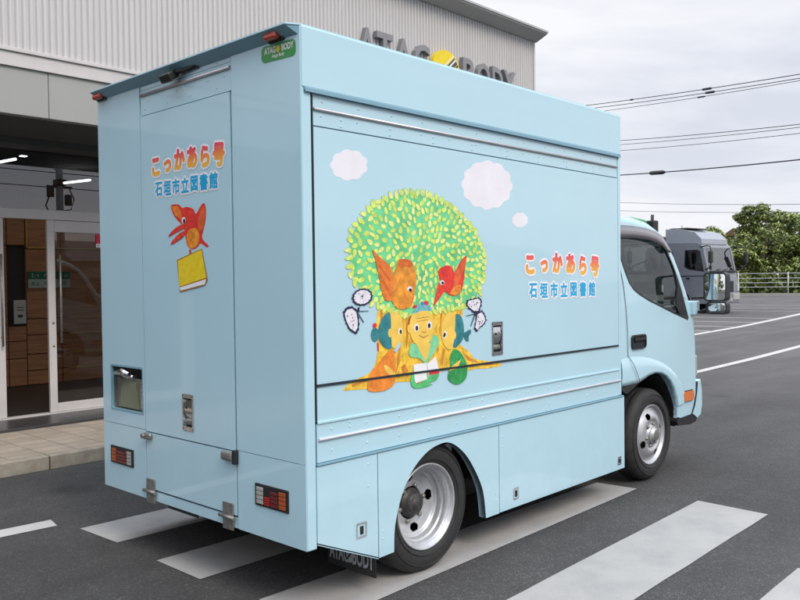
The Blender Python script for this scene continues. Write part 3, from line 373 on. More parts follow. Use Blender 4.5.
REAR_ART = [
('redb', [(1.134, 2.038), (1.087, 2.043), (1.033, 2.036), (1.009, 2.013), (0.967, 2.021), (0.895, 2.005), (0.876, 1.967), (0.834, 2.012), (0.794, 2.033), (0.779, 2.0), (0.783, 1.937), (0.804, 1.891), (0.828, 1.841), (0.751, 1.797), (0.779, 1.792), (0.84, 1.821), (0.864, 1.795), (0.922, 1.784), (0.968, 1.81), (0.984, 1.868), (1.001, 1.918), (1.024, 1.932), (1.09, 1.972)]),
('orbody', [(0.942, 1.898), (0.869, 1.902), (0.839, 1.861), (0.858, 1.806), (0.916, 1.789), (0.957, 1.81), (0.973, 1.859)]),
('redwing', [(0.789, 2.024), (0.786, 1.937), (0.81, 1.891), (0.85, 1.869), (0.86, 1.926), (0.83, 1.988)]),
('orange', [(1.119, 2.031), (1.051, 2.029), (1.022, 2.001), (1.011, 1.951), (1.074, 1.979)]),
('redb', [(0.985, 1.93), (0.983, 1.904), (1.062, 1.888), (1.165, 1.86), (1.123, 1.891), (1.061, 1.918)]),
('redb', [(0.984, 1.891), (0.984, 1.864), (1.064, 1.835), (1.145, 1.815), (1.094, 1.853), (1.032, 1.883)]),
('white', [(0.972, 1.946), (0.974, 1.938), (0.98, 1.932), (0.988, 1.929), (0.997, 1.929), (1.005, 1.933), (1.01, 1.94), (1.012, 1.948), (1.009, 1.956), (1.004, 1.962), (0.996, 1.965), (0.987, 1.965), (0.979, 1.961), (0.974, 1.954)]),
('black', [(0.976, 1.942), (0.977, 1.937), (0.981, 1.932), (0.986, 1.93), (0.991, 1.93), (0.996, 1.933), (0.999, 1.938), (1.0, 1.944), (0.998, 1.949), (0.995, 1.954), (0.99, 1.956), (0.985, 1.955), (0.98, 1.953), (0.977, 1.948)]),
('redb', [(0.946, 1.788), (0.928, 1.787), (0.923, 1.76), (0.938, 1.755)]),
('outline', [(1.067, 1.734), (0.822, 1.788), (0.773, 1.621), (0.8, 1.592), (1.043, 1.557)]),
('ylbook', [(1.058, 1.728), (0.825, 1.784), (0.784, 1.633), (1.048, 1.587)]),
('white', [(1.045, 1.582), (0.787, 1.625), (0.797, 1.599), (1.036, 1.565)])]
CROWN = [(0.263, 1.757), (0.305, 1.855), (0.382, 1.937), (0.453, 1.991), (0.584, 2.05), (0.752, 2.083), (0.947, 2.065), (1.109, 2.009), (1.262, 1.914), (1.354, 1.813), (1.391, 1.709), (1.36, 1.592), (1.311, 1.488), (1.162, 1.446), (0.97, 1.43), (0.764, 1.405), (0.61, 1.433), (0.443, 1.489), (0.347, 1.551), (0.294, 1.635)]
# ------------------------------------------------------------------ ground, markings
def ground_mat():
    m = bpy.data.materials.new('asphalt'); m.use_nodes = True; t = m.node_tree; b = t.nodes['Principled BSDF']
    tc = N(t, 'ShaderNodeTexCoord'); P = tc.outputs['Object']
    def noise(s, d=4, r=.6):
        n = N(t, 'ShaderNodeTexNoise'); n.inputs['Scale'].default_value = s; n.inputs['Detail'].default_value = d; n.inputs['Roughness'].default_value = r; t.links.new(P, n.inputs['Vector']); return n
    vo = N(t, 'ShaderNodeTexVoronoi'); vo.inputs['Scale'].default_value = 150; t.links.new(P, vo.inputs['Vector'])
    r1 = N(t, 'ShaderNodeValToRGB'); e = r1.color_ramp.elements; e[0].color = (.042, .0415, .041, 1); e[1].color = (.066, .065, .064, 1); e[0].position = .1; e[1].position = .9
    k = e.new(.965); k.color = (.125, .122, .118, 1)
    sp = N(t, 'ShaderNodeSeparateColor'); t.links.new(vo.outputs['Color'], sp.inputs[0]); t.links.new(sp.outputs[0], r1.inputs[0])
    n1 = noise(.55, 6); n2 = noise(6, 5); n3 = noise(.12, 3)
    def mr(n, a, c, lo=.3, hi=.7):
        q = N(t, 'ShaderNodeMapRange'); q.inputs['From Min'].default_value = lo; q.inputs['From Max'].default_value = hi; q.inputs['To Min'].default_value = a; q.inputs['To Max'].default_value = c; t.links.new(n.outputs['Fac'], q.inputs['Value']); return q
    a = mr(n1, .80, 1.2); c = mr(n2, .9, 1.1); d = mr(n3, .86, 1.14)
    m1 = N(t, 'ShaderNodeMath', operation='MULTIPLY'); m2 = N(t, 'ShaderNodeMath', operation='MULTIPLY')
    t.links.new(a.outputs[0], m1.inputs[0]); t.links.new(c.outputs[0], m1.inputs[1]); t.links.new(m1.outputs[0], m2.inputs[0]); t.links.new(d.outputs[0], m2.inputs[1])
    # long drive-by stains and round oil spots
    mpp = N(t, 'ShaderNodeMapping'); mpp.inputs['Scale'].default_value = (.16, 1.5, 1); mpp.inputs['Rotation'].default_value = (0, 0, .12); t.links.new(P, mpp.inputs[0])
    ns = N(t, 'ShaderNodeTexNoise'); ns.inputs['Scale'].default_value = 1.1; ns.inputs['Detail'].default_value = 7; ns.inputs['Roughness'].default_value = .6; t.links.new(mpp.outputs[0], ns.inputs['Vector'])
    st_ = mr(ns, .78, 1.16); m3 = N(t, 'ShaderNodeMath', operation='MULTIPLY'); t.links.new(m2.outputs[0], m3.inputs[0]); t.links.new(st_.outputs[0], m3.inputs[1])
    nd = N(t, 'ShaderNodeTexNoise'); nd.inputs['Scale'].default_value = 3; nd.inputs['Detail'].default_value = 5; t.links.new(P, nd.inputs['Vector'])
    mxv = N(t, 'ShaderNodeMix', data_type='VECTOR'); mxv.inputs['Factor'].default_value = .22; t.links.new(P, mxv.inputs['A']); t.links.new(nd.outputs['Color'], mxv.inputs['B'])
    v2 = N(t, 'ShaderNodeTexVoronoi'); v2.inputs['Scale'].default_value = .85; t.links.new(mxv.outputs['Result'], v2.inputs['Vector'])
    q2 = N(t, 'ShaderNodeMapRange'); q2.inputs['From Min'].default_value = .05; q2.inputs['From Max'].default_value = .13; q2.inputs['To Min'].default_value = .62; q2.inputs['To Max'].default_value = 1; t.links.new(v2.outputs['Distance'], q2.inputs['Value'])
    m4 = N(t, 'ShaderNodeMath', operation='MULTIPLY'); t.links.new(m3.outputs[0], m4.inputs[0]); t.links.new(q2.outputs[0], m4.inputs[1]); m2 = m4
    sc_ = N(t, 'ShaderNodeVectorMath', operation='SCALE'); t.links.new(r1.outputs[0], sc_.inputs[0]); t.links.new(m2.outputs[0], sc_.inputs['Scale'])
    # paler worn asphalt further out in the yard
    sx = N(t, 'ShaderNodeSeparateXYZ'); t.links.new(P, sx.inputs[0]); q = N(t, 'ShaderNodeMapRange'); q.inputs['From Min'].default_value = 6; q.inputs['From Max'].default_value = 16; t.links.new(sx.outputs['X'], q.inputs['Value'])
    mx = N(t, 'ShaderNodeMix', data_type='RGBA'); t.links.new(q.outputs[0], mx.inputs['Factor']); t.links.new(sc_.outputs[0], mx.inputs['A'])
    s2_ = N(t, 'ShaderNodeVectorMath', operation='SCALE'); s2_.inputs[0].default_value = (.098, .094, .092); t.links.new(m2.outputs[0], s2_.inputs['Scale']); t.links.new(s2_.outputs[0], mx.inputs['B'])
    t.links.new(mx.outputs['Result'], b.inputs['Base Color']); b.inputs['Roughness'].default_value = .88
    bp = N(t, 'ShaderNodeBump'); bp.inputs['Strength'].default_value = .55; bp.inputs['Distance'].default_value = .006; t.links.new(vo.outputs['Distance'], bp.inputs['Height']); t.links.new(bp.outputs[0], b.inputs['Normal'])
    return m
ASPH = ground_mat()
def line_mat(name, base, wear):
    m = bpy.data.materials.new(name); m.use_nodes = True; t = m.node_tree; b = t.nodes['Principled BSDF']; b.inputs['Roughness'].default_value = .75
    tc = N(t, 'ShaderNodeTexCoord'); P = tc.outputs['Object']
    n = N(t, 'ShaderNodeTexNoise'); n.inputs['Scale'].default_value = 3.2; n.inputs['Detail'].default_value = 8; n.inputs['Roughness'].default_value = .62; t.links.new(P, n.inputs['Vector'])
    n2 = N(t, 'ShaderNodeTexNoise'); n2.inputs['Scale'].default_value = 140; n2.inputs['Detail'].default_value = 5; t.links.new(P, n2.inputs['Vector'])
    ad = N(t, 'ShaderNodeMath', operation='MULTIPLY_ADD'); ad.inputs[1].default_value = .42; t.links.new(n2.outputs['Fac'], ad.inputs[0]); t.links.new(n.outputs['Fac'], ad.inputs[2])
    cr = N(t, 'ShaderNodeValToRGB'); e = cr.color_ramp.elements; e[0].position = .40+wear; e[0].color = (base*.42, base*.41, base*.40, 1); e[1].position = .80; e[1].color = (base, base*.975, base*.945, 1)
    k = e.new(.52+wear); k.color = (base*.82, base*.81, base*.80, 1)
    k = e.new(.33+wear); k.color = (.07, .07, .07, 1)
    t.links.new(ad.outputs[0], cr.inputs[0]); t.links.new(cr.outputs[0], b.inputs['Base Color'])
    bp = N(t, 'ShaderNodeBump'); bp.inputs['Strength'].default_value = .3; bp.inputs['Distance'].default_value = .004; t.links.new(n2.outputs['Fac'], bp.inputs['Height']); t.links.new(bp.outputs[0], b.inputs['Normal'])
    return m
LINE = line_mat('worn_white_paint', .38, -.005); LINE2 = line_mat('white_line_paint', .50, -.08)
g = MB(); n = 24
for i in range(n+1):
    for j in range(n+1): g.v.append((-500+1000*i/n, -500+1000*j/n, 0))
for i in range(n):
    for j in range(n): g.f.append((i*(n+1)+j, (i+1)*(n+1)+j, (i+1)*(n+1)+j+1, i*(n+1)+j+1)); g.m.append(0); g.sm.append(False)
struct(g, 'ground', ASPH)
random.seed(5)
def ragged(pts, step=.3, amp=.0022):
    o = []
    for i, a in enumerate(pts):
        b = pts[(i+1) % len(pts)]; L = math.dist(a, b); k = max(1, int(L/step)); nx, ny = -(b[1]-a[1])/L, (b[0]-a[0])/L
        for j in range(k):
            t = j/k; r = random.uniform(-amp, amp) if j else 0
            o.append((a[0]+(b[0]-a[0])*t+nx*r, a[1]+(b[1]-a[1])*t+ny*r))
    return o
cw = MB(); flat = lambda a, b: (a, b, .004)
for pts in ([(0, 1.82), (3.2, 1.77), (3.22, 2.22), (-.02, 2.28)], [(-.01, .89), (3.2, .87), (3.2, 1.31), (-.01, 1.34)], [(.0, -.04), (3.27, .01), (3.24, .335), (.03, .42)],
            [(.0, -1.0), (3.21, -.97), (3.24, -.475), (.0, -.53)], [(.0, -1.93), (2.26, -1.9), (2.27, -1.45), (0, -1.46)]):
    cw.poly(ragged(pts), flat)
struct(cw, 'crosswalk_markings', LINE)
rl = MB()
rl.poly(ragged([(-2.2, 2.60), (-.09, 2.46), (-.06, 2.63), (-2.2, 2.77)]), flat)
rl.poly([(10.9, 2.80), (13.85, 2.89), (17.5, 3.10), (24, 3.62), (40, 5.0), (40, 5.32), (24, 3.82), (17.6, 3.28), (13.85, 3.06), (10.9, 2.95)], flat)
rl.poly([(18.5, 6.55), (24.2, 6.98), (34.8, 8.3), (50, 10.5), (50, 10.9), (34.8, 8.6), (24.2, 7.2), (18.5, 6.76)], flat)
for x, a, b in ((21.6, 6.95, 12.6), (24, 7.2, 13), (27, 7.6, 13.4), (30.2, 8.1, 13.7), (37.4, 9.1, 14.4), (41.0, 9.6, 15), (46, 10.4, 16)):
    rl.poly([(x, a), (x+.16, a), (x-.1, b), (x-.26, b)], flat)
struct(rl, 'road_markings', LINE2)

# ------------------------------------------------------------------ pavement in front of the showroom
PAVE = bpy.data.materials.new('beige_pavers'); PAVE.use_nodes = True; t = PAVE.node_tree; b = t.nodes['Principled BSDF']
tc = N(t, 'ShaderNodeTexCoord'); br = N(t, 'ShaderNodeTexBrick'); br.offset = 0
for k, v in (('Scale', 1), ('Mortar Size', .006), ('Brick Width', .3), ('Row Height', .2), ('Bias', 0)): br.inputs[k].default_value = v
br.inputs['Color1'].default_value = (.44, .365, .29, 1); br.inputs['Color2'].default_value = (.37, .31, .24, 1); br.inputs['Mortar'].default_value = (.20, .17, .14, 1)
nn = N(t, 'ShaderNodeTexNoise'); nn.inputs['Scale'].default_value = 5; nn.inputs['Detail'].default_value = 8; mr = N(t, 'ShaderNodeMapRange'); mr.inputs['To Min'].default_value = .72; mr.inputs['To Max'].default_value = 1.25
vs = N(t, 'ShaderNodeVectorMath', operation='SCALE'); t.links.new(tc.outputs['Object'], br.inputs['Vector']); t.links.new(tc.outputs['Object'], nn.inputs['Vector']); t.links.new(nn.outputs['Fac'], mr.inputs['Value'])
t.links.new(br.outputs['Color'], vs.inputs[0]); t.links.new(mr.outputs[0], vs.inputs['Scale']); t.links.new(vs.outputs[0], b.inputs['Base Color']); b.inputs['Roughness'].default_value = .8
KERB = mat('kerb_concrete', (.34, .30, .24), rough=.85, var=.22, vscale=9, bump=.3, bscale=80)
KJ = mat('kerb_joint', (.10, .07, .05), rough=.9)
pv = MB(); pv.box(-9, 9.6, 4.28, 5.62, 0, .12)
struct(pv, 'pavement', PAVE)
kb = MB(); x = -9.0; i = 0
while x < 9.6:
    kb.box(x+.006, min(x+.594, 9.6), 4.15, 4.278, 0, .122, 0, .006); kb.box(x-.006, x+.006, 4.158, 4.272, 0, .116, 1); x += .6
struct(kb, 'kerb', [KERB, KJ])
DARKST = mat('dark_entrance_stone', (.045, .045, .047), rough=.35, var=.2)
st = MB(); st.box(-9, 9.6, 5.62, 6.22, 0, .15, 0, .004)
struct(st, 'entrance_step', DARKST)

# ------------------------------------------------------------------ building
CLAD = mat('corrugated_cladding', (.55, .535, .53), rough=.45, metal=.0, var=.06, vscale=3, stretch=(9, 1, .35))
FASC = mat('grey_fascia_panel', (.33, .33, .315), rough=.6, var=.04, vscale=1.5)
TRIM = mat('pale_aluminium_trim', (.56, .53, .52), rough=.4, var=.05)
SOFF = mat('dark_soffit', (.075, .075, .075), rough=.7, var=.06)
EAVE = mat('grey_eave_metal', (.40, .42, .41), rough=.4, var=.05)
DARKW = mat('dark_room_wall', (.05, .045, .04), rough=.8)
WOOD = mat('brown_wood_panel', (.44, .20, .09), rough=.45, var=.28, vscale=3, stretch=(1.2, 1, 14))
WOODL = mat('gold_seam', (.60, .40, .06), rough=.4, var=.1)
FLOORD = mat('dark_room_floor', (.022, .022, .024), rough=.4, var=.1)
TUBE = mat('lit_tube', (.9, .9, .9), emit=((1, .98, .95), 14.0))
SHOWG = glass('showroom_glass', (.78, .77, .76), ior=1.5, base=.005)
TRANG = glass('transom_glass', (.36, .37, .39), ior=1.6, base=.055)
B = empty('showroom_building', (2, 6, 0))
tag(B, 'grey corrugated showroom building with dark canopy and glass sliding doors', 'building')
w = MB(); pitch = .062; x = -10.0; prof = []
while x < 8.93:
    for dx, dy in ((0, 0), (.012, -.022), (.036, -.022), (.048, 0)):
        if x+dx < 8.93: prof.append((x+dx, 4.70+dy))
    x += pitch
prof.append((8.93, 4.70)); V = []; F = []
for px, py in prof: V += [(px, py, 3.75), (px, py, 5.51)]
for i in range(len(prof)-1): F.append((2*i, 2*i+2, 2*i+3, 2*i+1))
w.add(V, F); w.box(8.90, 8.95, 4.67, 12, 3.75, 5.5, 1); w.box(-10, 8.9, 4.73, 4.80, 3.75, 5.5, 1)
build(w, 'corrugated_wall', [CLAD, TRIM], B, fixn=False)
w = MB(); w.box(-10, 8.97, 4.655, 4.80, 3.715, 3.75, 0, .004); w.box(-10, 8.96, 4.675, 4.79, 3.585, 3.713, 0, .004); build(w, 'flashing', TRIM, B)
w = MB()
for i in range(-4, 4): w.box(i*2.4+.9+.003, i*2.4+3.3-.003, 4.70, 4.80, 3.16, 3.583, 0, .003)
w.box(-10, 8.93, 4.73, 4.79, 3.17, 3.57); build(w, 'fascia', FASC, B)
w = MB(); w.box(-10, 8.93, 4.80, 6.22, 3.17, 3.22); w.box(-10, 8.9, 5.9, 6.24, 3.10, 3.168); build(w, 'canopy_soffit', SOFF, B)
w = MB(); w.box(-10, 9.0, 4.44, 12, 5.62, 5.655, 0, .004); w.slab([(4.46, 5.60), (4.45, 5.618), (4.9, 5.618), (4.9, 5.512), (4.66, 5.512)], [], lambda a, b, d: (d, a, b), -10, 8.985); build(w, 'eave', EAVE, B)
w = MB(); w.box(8.86, 8.94, 4.72, 12, 0, 3.7); w.box(-10, -9.9, 4.72, 12, 0, 5.5); w.box(-10, 8.94, 11.9, 12, 0, 5.6); w.box(-10, 8.94, 4.82, 12, 5.45, 5.60); build(w, 'outer_wall', FASC, B)
w = MB(); w.box(-9.9, 8.86, 6.22, 11.9, .10, .148); build(w, 'room_floor', FLOORD, B)
w = MB(); w.box(-9.9, 8.86, 6.4, 11.9, 3.24, 3.28); build(w, 'room_ceiling', mat('room_ceiling', (.16, .16, .155), rough=.8), B)
# wooden reception wall
w = MB()
xs = [-4, -3.1, -2.2, -1.3, -.4, .5, 1.4, 2.22]
def wp(a, b_, c, d): w.box(a+.006, b_-.006, 9.19, 9.24, c+.006, d-.006, 0, .003)
for a, b_ in zip(xs, xs[1:]):
    for c, d in ((.15, .55), (.55, .80), (.80, 1.04), (1.04, 2.19), (2.19, 3.2)): wp(a, b_, c, d)
for c, d in ((.15, .55), (.55, .80), (.80, 1.02), (2.19, 3.2)): wp(2.22, 2.48, c, d)
for a, b_ in ((2.48, 3.0), (3.0, 3.9), (3.9, 4.8), (4.8, 5.7), (5.7, 6.6), (6.6, 7.5)):
    for c, d in ((.15, .36), (.36, .60), (.60, .88), (.88, 1.12), (1.12, 2.15), (2.15, 3.2)): wp(a, b_, c, d)
w.box(-9.9, 8.8, 9.242, 9.30, .15, 3.24, 1)
w.box(2.50, 7.5, 9.17, 9.188, 2.15, 2.17, 2); w.box(2.488, 2.505, 9.17, 9.188, 2.17, 3.0, 2)
for z in (.36, .60, .88, 1.12): w.box(3.1, 3.75, 9.176, 9.188, z-.008, z+.008, 2)
build(w, 'wooden_wall', [WOOD, DARKW, WOODL], B)
w = MB()
for x0, y0, x1, y1 in ((1.325, 7.0, 1.365, 6.66), (2.735, 8.44, 2.85, 7.89), (-.6, 8.4, -.55, 7.2), (4.9, 8.4, 4.95, 7.2), (7.0, 8.4, 7.05, 7.2)): w = MB().tube([(x0, y0, 3.05), (x1, y1, 3.05)], .016, 8); build(w, 'ceiling_tube', TUBE, B)
w = MB(); w.box(1.335, 1.40, 6.42, 6.48, 3.055, 3.065); build(w, 'downlight', TUBE, B)
w = MB(); w.box(-9.9, 8.86, 6.26, 6.34, 2.345, 2.455, 0, .004); w.box(-9.9, 8.86, 6.27, 6.33, 3.14, 3.22, 0, .003)
for x in (-3.4, 5.0, 8.75): w.box(x, x+.07, 6.262, 6.338, .15, 2.343, 0, .003)
w.box(-9.9, 8.86, 6.24, 6.36, .148, .162, 0, .003)
build(w, 'door_frame', TRIM, B)
w = MB(); w.box(-9.9, 8.86, 6.295, 6.303, 2.457, 3.138); build(w, 'transom', TRANG, B)
def leaf(x0, x1, y, hx, name='sliding_door'):
    w = MB()
    for a, b_ in ((x0, x0+.085), (x1-.085, x1)): w.box(a, b_, y-.02, y+.02, .165, 2.343, 0, .004)
    w.box(x0+.085, x1-.085, y-.018, y+.018, 2.21, 2.34, 0, .004); w.box(x0+.085, x1-.085, y-.018, y+.018, .165, .265, 0, .004)
    d = build(w, name, TRIM, B)
    w = MB(); w.box(x0+.08, x1-.08, y-.003, y+.003, .26, 2.215); build(w, 'pane', SHOWG, d)
    w = MB(); w.tube([(hx, y-.06, .95), (hx, y-.06, 1.95)], .012, 8)
    for z in (1.05, 1.85): w.tube([(hx, y-.06, z), (hx, y-.015, z)], .008, 6)
    build(w, 'handle', STEEL, d)
    for z in (.92, 1.18): w = MB(); w.lathe([(0, -.03), (.012, -.03), (.014, -.02)], (x0+.05, y, z), 'y', 10); build(w, 'lock', STEEL, d)
    return d
d1 = leaf(1.535, 3.26, 6.285, 1.66); leaf(-.65, 1.06, 6.285, 1.02)
leaf(3.27, 4.99, 6.30, 3.35); leaf(-3.32, -.66, 6.30, -.7)
for a, b_ in ((5.08, 8.74), (-9.8, -3.42)):
    w = MB(); w.box(a, b_, 6.297, 6.303, .17, 2.34); build(w, 'window_pane', SHOWG, B)
w = MB(); w.box(2.115, 2.175, 6.272, 6.279, 2.09, 2.20, 0); w.box(2.115, 2.175, 6.272, 6.279, 2.045, 2.088, 1)
w.box(2.128, 2.160, 6.270, 6.2715, 2.06, 2.066, 2); w.box(2.125, 2.150, 6.270, 6.2715, 2.072, 2.077, 2)
build(w, 'door_sticker', [mat('sticker_red', (.62, .01, .05)), WHITEP, mat('sticker_ink', (.03, .04, .15))], d1)
# sign board on the reception wall
s_ = empty('wall_sign', (2.81, 9.17, 1.58)); tag(s_, 'small green and white notice board on the brown wooden wall', 'sign')
w = MB(); w.box(2.50, 3.12, 9.15, 9.168, 1.70, 1.81, 0, .003); w.box(2.50, 3.12, 9.15, 9.168, 1.57, 1.698, 1, .003); build(w, 'board', [mat('sign_green', (.01, .14, .07)), mat('sign_pale', (.45, .55, .50))], s_)
w = MB(); random.seed(9)
for z, mi in ((1.755, 0), (1.635, 1)):
    for k in range(9):
        x = 2.57+k*.06
        if k in (2, 6): continue
        for zz in (.022, .002, -.020):
            if random.random() < .8: w.box(x-random.uniform(.012, .023), x+random.uniform(.012, .023), 9.145, 9.149, z+zz-.003, z+zz+.003, mi)
        xx = random.choice((-.014, 0, .012)); w.box(x+xx-.003, x+xx+.003, 9.142, 9.1445, z-.026, z+random.uniform(.01, .028), mi)
build(w, 'lettering', [WHITEP, mat('sign_ink', (.03, .04, .04))], s_)
nb = MB(); nb.box(2.27, 2.44, 9.10, 9.125, 1.06, 1.40, 0, .003); nb.box(2.32, 2.39, 9.095, 9.099, 1.15, 1.19, 1); nb.box(2.31, 2.41, 9.095, 9.099, 1.25, 1.26, 1); nb.box(2.31, 2.41, 9.095, 9.099, 1.29, 1.30, 1)
tag(build(nb, 'notice_card', [mat('card_white', (.6, .6, .57)), mat('card_ink', (.05, .05, .05))], origin=(2.36, 9.12, 1.06)), 'white paper card standing in the dark wall opening', 'notice')
# building letters
LET = mat('grey_sign_letter', (.23, .23, .24), rough=.4, var=.05); LETS = mat('dark_letter_side', (.05, .05, .055), rough=.4)
sg = empty('building_sign', (6.6, 4.65, 4.45)); tag(sg, 'raised grey letters with yellow oval on the corrugated wall', 'sign')
ZC = 4.66
def channel(ch, cx, wd):
    v, f = text_mesh(ch, .60, .014, .035); mnx = min(a.x for a in v); mxx = max(a.x for a in v); mny = min(a.y for a in v); mxy = max(a.y for a in v)
    sx = wd/(mxx-mnx); sy = .44/(mxy-mny); mb = MB(); mb.add([(cx+a.x*sx, 4.64-a.z, ZC+a.y*sy) for a in v], f)
    for px in (-.08, .08): mb.tube([(cx+px, 4.63, ZC-.12), (cx+px, 4.70, ZC-.12)], .01, 6)
    build(mb, 'letter', [LET], sg)
for ch, a, b_ in (('A', 4.86, 5.15), ('T', 5.18, 5.49), ('A', 5.53, 5.86), ('G', 5.91, 6.24), ('B', 6.97, 7.26), ('O', 7.31, 7.63), ('D', 7.69, 7.96), ('Y', 7.98, 8.30)): channel(ch, (a+b_)/2, b_-a)
w = MB(); el = [(6.58+.30*math.cos(2*PI*k/40), 4.63+.265*math.sin(2*PI*k/40)) for k in range(40)]
w.slab(el, [], S3(0), 4.60, 4.67, 0)
def stripe(off, hw, mi, y):
    c, s = math.cos(R(42)), math.sin(R(42)); pts = []
    for t, o in ((-.27, -hw), (.27, -hw), (.27, hw), (-.27, hw)):
        d = off+o; pts.append((6.58+t*c*1.05-d*s, 4.60+t*s+d*c))
    w.slab(pts, [], S3(0), y, 4.60, mi)
stripe(0, .05, 1, 4.597); stripe(.012, .012, 2, 4.594); stripe(-.075, .014, 1, 4.597); stripe(.078, .008, 2, 4.597)
build(w, 'oval_emblem', [mat('sign_yellow', (.80, .60, .01), rough=.35), LETS, WHITEP], sg)
# ------------------------------------------------------------------ the library truck
T = empty('library_truck', (1.5, .98, 0))
tag(T, 'light blue box van truck with painted tree mural parked over the crosswalk', 'truck')
L, Wd, ZT, ZB = 3.01, 1.955, 2.785, .345
def rivets(mb, pts, ax, mi, r=.006):
    for p in pts: mb.dome(p, r, ax, mi)
# inner core
w = MB(); w.box(.12, 2.98, .06, Wd-.03, .74, 2.77); w.box(.115, .2, .06, Wd-.06, .40, .738)
w.slab(rect(.03, 2.98, .752, 2.77), [rect(1.43, 1.555, 1.145, 1.362)], S3(0), .0215, .026)
w.slab(rect(.022, Wd-.022, .36, 2.77), [rect(1.463, 1.853, .833, 1.113), rect(.928, 1.042, .795, 1.0)], X3(0), .0215, .026); build(w, 'box_core', [GAP], T)
# side (right)
for x0_, x1_, y0_, y1_, z_ in ((0, .056, -.004, .05, ZB), (0, .056, Wd-.05, Wd+.004, ZB), (2.975, 3.012, -.004, .05, .75), (2.975, 3.012, Wd-.05, Wd+.004, .75)):
    w = MB(); w.box(x0_, x1_, y0_, y1_, z_, ZT-.003, 0, .005); build(w, 'corner_post', [PAINT], T)
for y0_ in (-.010, Wd-.018): w = MB(); w.box(.002, 3.010, y0_, y0_+.028, 2.502, ZT-.001, 0, .006); build(w, 'header_panel', [PAINT], T)
w = MB(); w.box(.012, 2.995, -.018, .0, 2.490, 2.501, 0, .002); w.box(.012, 2.995, -.018, -.015, 2.482, 2.492, 0); build(w, 'drip_rail', [PAINT_D], T)
w = MB(); w.box(.068, 2.972, .002, .02, 2.336, 2.488, 0, .001); w.tube([(.072, -.004, 2.412), (2.965, -.004, 2.412)], .007, 10, 1)
rivets(w, [(.13+.237*i, .002, 2.452) for i in range(12)], (0, -1, 0), 0); 
rivets(w, [(.12+.237*i, .002, 2.385) for i in range(12)]+[(.25+.34*i, .002, z) for i in range(8) for z in (2.382, 2.352)], (0, -1, 0), 0)
build(w, 'upper_hinge', [PAINT, ALU], T)
w = MB(); w.slab(rect(.072, 2.972, 1.120, 2.330), [rect(1.440, 1.545, 1.155, 1.352)], S3(0), .0, .02)
h1 = build(w, 'side_hatch', [PAINT], T)
w = MB(); w.box(.072, 2.985, .001, .02, .943, 1.108, 0, .001); w.box(.070, 2.99, -.006, .003, .932, .944, 0, .002); w.box(.068, 3.0, .001, .02, .748, .932, 0, .001)
w.tube([(.075, -.005, .858), (3.0, -.005, .858)], .0075, 10, 1)
rivets(w, [(.16+.237*i, .001, .900) for i in range(12)]+[(.16+.237*i, .001, .798) for i in range(12)]+[(.28+.474*i, .001, z) for i in range(6) for z in (.895, .918)], (0, -1, 0), 0)
build(w, 'lower_flap', [PAINT, mat('pink_rail', (.66, .66, .70), rough=.4, metal=.15)], T)
w = MB(); w.box(.06, 3.03, -.012, .02, .736, .745, 0, .001); build(w, 'skirt_rail', [PAINT_D], T)
ARCH = [(.576, .201), (.585, .333), (.630, .470), (.71, .590), (.822, .674), (.90, .699), (.975, .707), (1.046, .698), (1.11, .664), (1.170, .612), (1.225, .555), (1.269, .49), (1.31, .425), (1.338, .363), (1.352, .30), (1.36, .204)]
def spline(P, n=4):                       # smooth curve through the points
    o = []
    for i in range(len(P)-1):
        a, b, c, d = (Vector(P[max(0, i-1)]), Vector(P[i]), Vector(P[i+1]), Vector(P[min(len(P)-1, i+2)]))
        for k in range(n):
            t = k/n; q_ = .5*((2*b)+(c-a)*t+(2*a-5*b+4*c-d)*t*t+(3*b-a-3*c+d)*t**3); o.append((q_.x, q_.y))
    return o+[tuple(P[-1])]
ARCH = spline([(.576, .201), (.585, .333), (.633, .470), (.713, .588), (.822, .668), (.935, .703), (1.046, .696), (1.170, .614), (1.269, .49), (1.335, .363), (1.36, .204)])
yk = -.006
w = MB(); w.slab([(.058, .366), (.058, .732), (.460, .732), (.460, .198)], [], S3(yk), 0, .02); 
w.slab([(.058, .362), (.058, .372), (.46, .204), (.46, .194)], [], S3(yk), .0, .14, 0)
w.slab([(.466, .198), (.466, .732), (1.490, .732), (1.490, .204)]+ARCH[::-1], [], S3(yk), 0, .02)
V = [(x, yk, z) for x, z in ARCH]+[(x, yk+.05, z) for x, z in ARCH]; k = len(ARCH); w.add(V, [(i, i+1, i+1+k, i+k) for i in range(k-1)], 0, True)

w.slab(rect(1.496, 3.045, .207, .732), [], S3(yk), 0, .02); w.box(1.496, 3.045, yk+.02, yk+.09, .207, .213); w.box(3.03, 3.045, yk+.02, .16, .207, .732)
rivets(w, [(x, yk, z) for x in (.495, 1.46) for z in (.29, .33)]+[(.395, yk, z) for z in (.69, .58)]+[(1.53, yk, .66), (1.53, yk, .60)], (0, -1, 0), 0, .005)
sk = build(w, 'side_skirt', [PAINT], T)
w = MB(); w.box(.44, 1.52, .56, .60, .30, .714); w.box(.40, 1.55, .02, .95, .716, .734); build(w, 'wheel_well', [CHASSIS], T)
w = MB(); w.slab([(.06, .37), (.46, .207), (3.04, .207), (3.04, .745), (.06, .745)], [], S3(Wd), 0, -.02); w.slab(rect(.056, 2.975, .75, 2.50), [], S3(Wd), 0, -.018); build(w, 'left_side', [PAINT], T)
w = MB(); w.box(2.99, 3.012, .03, Wd-.03, .6, ZT-.01); build(w, 'front_wall', [PAINT], T)
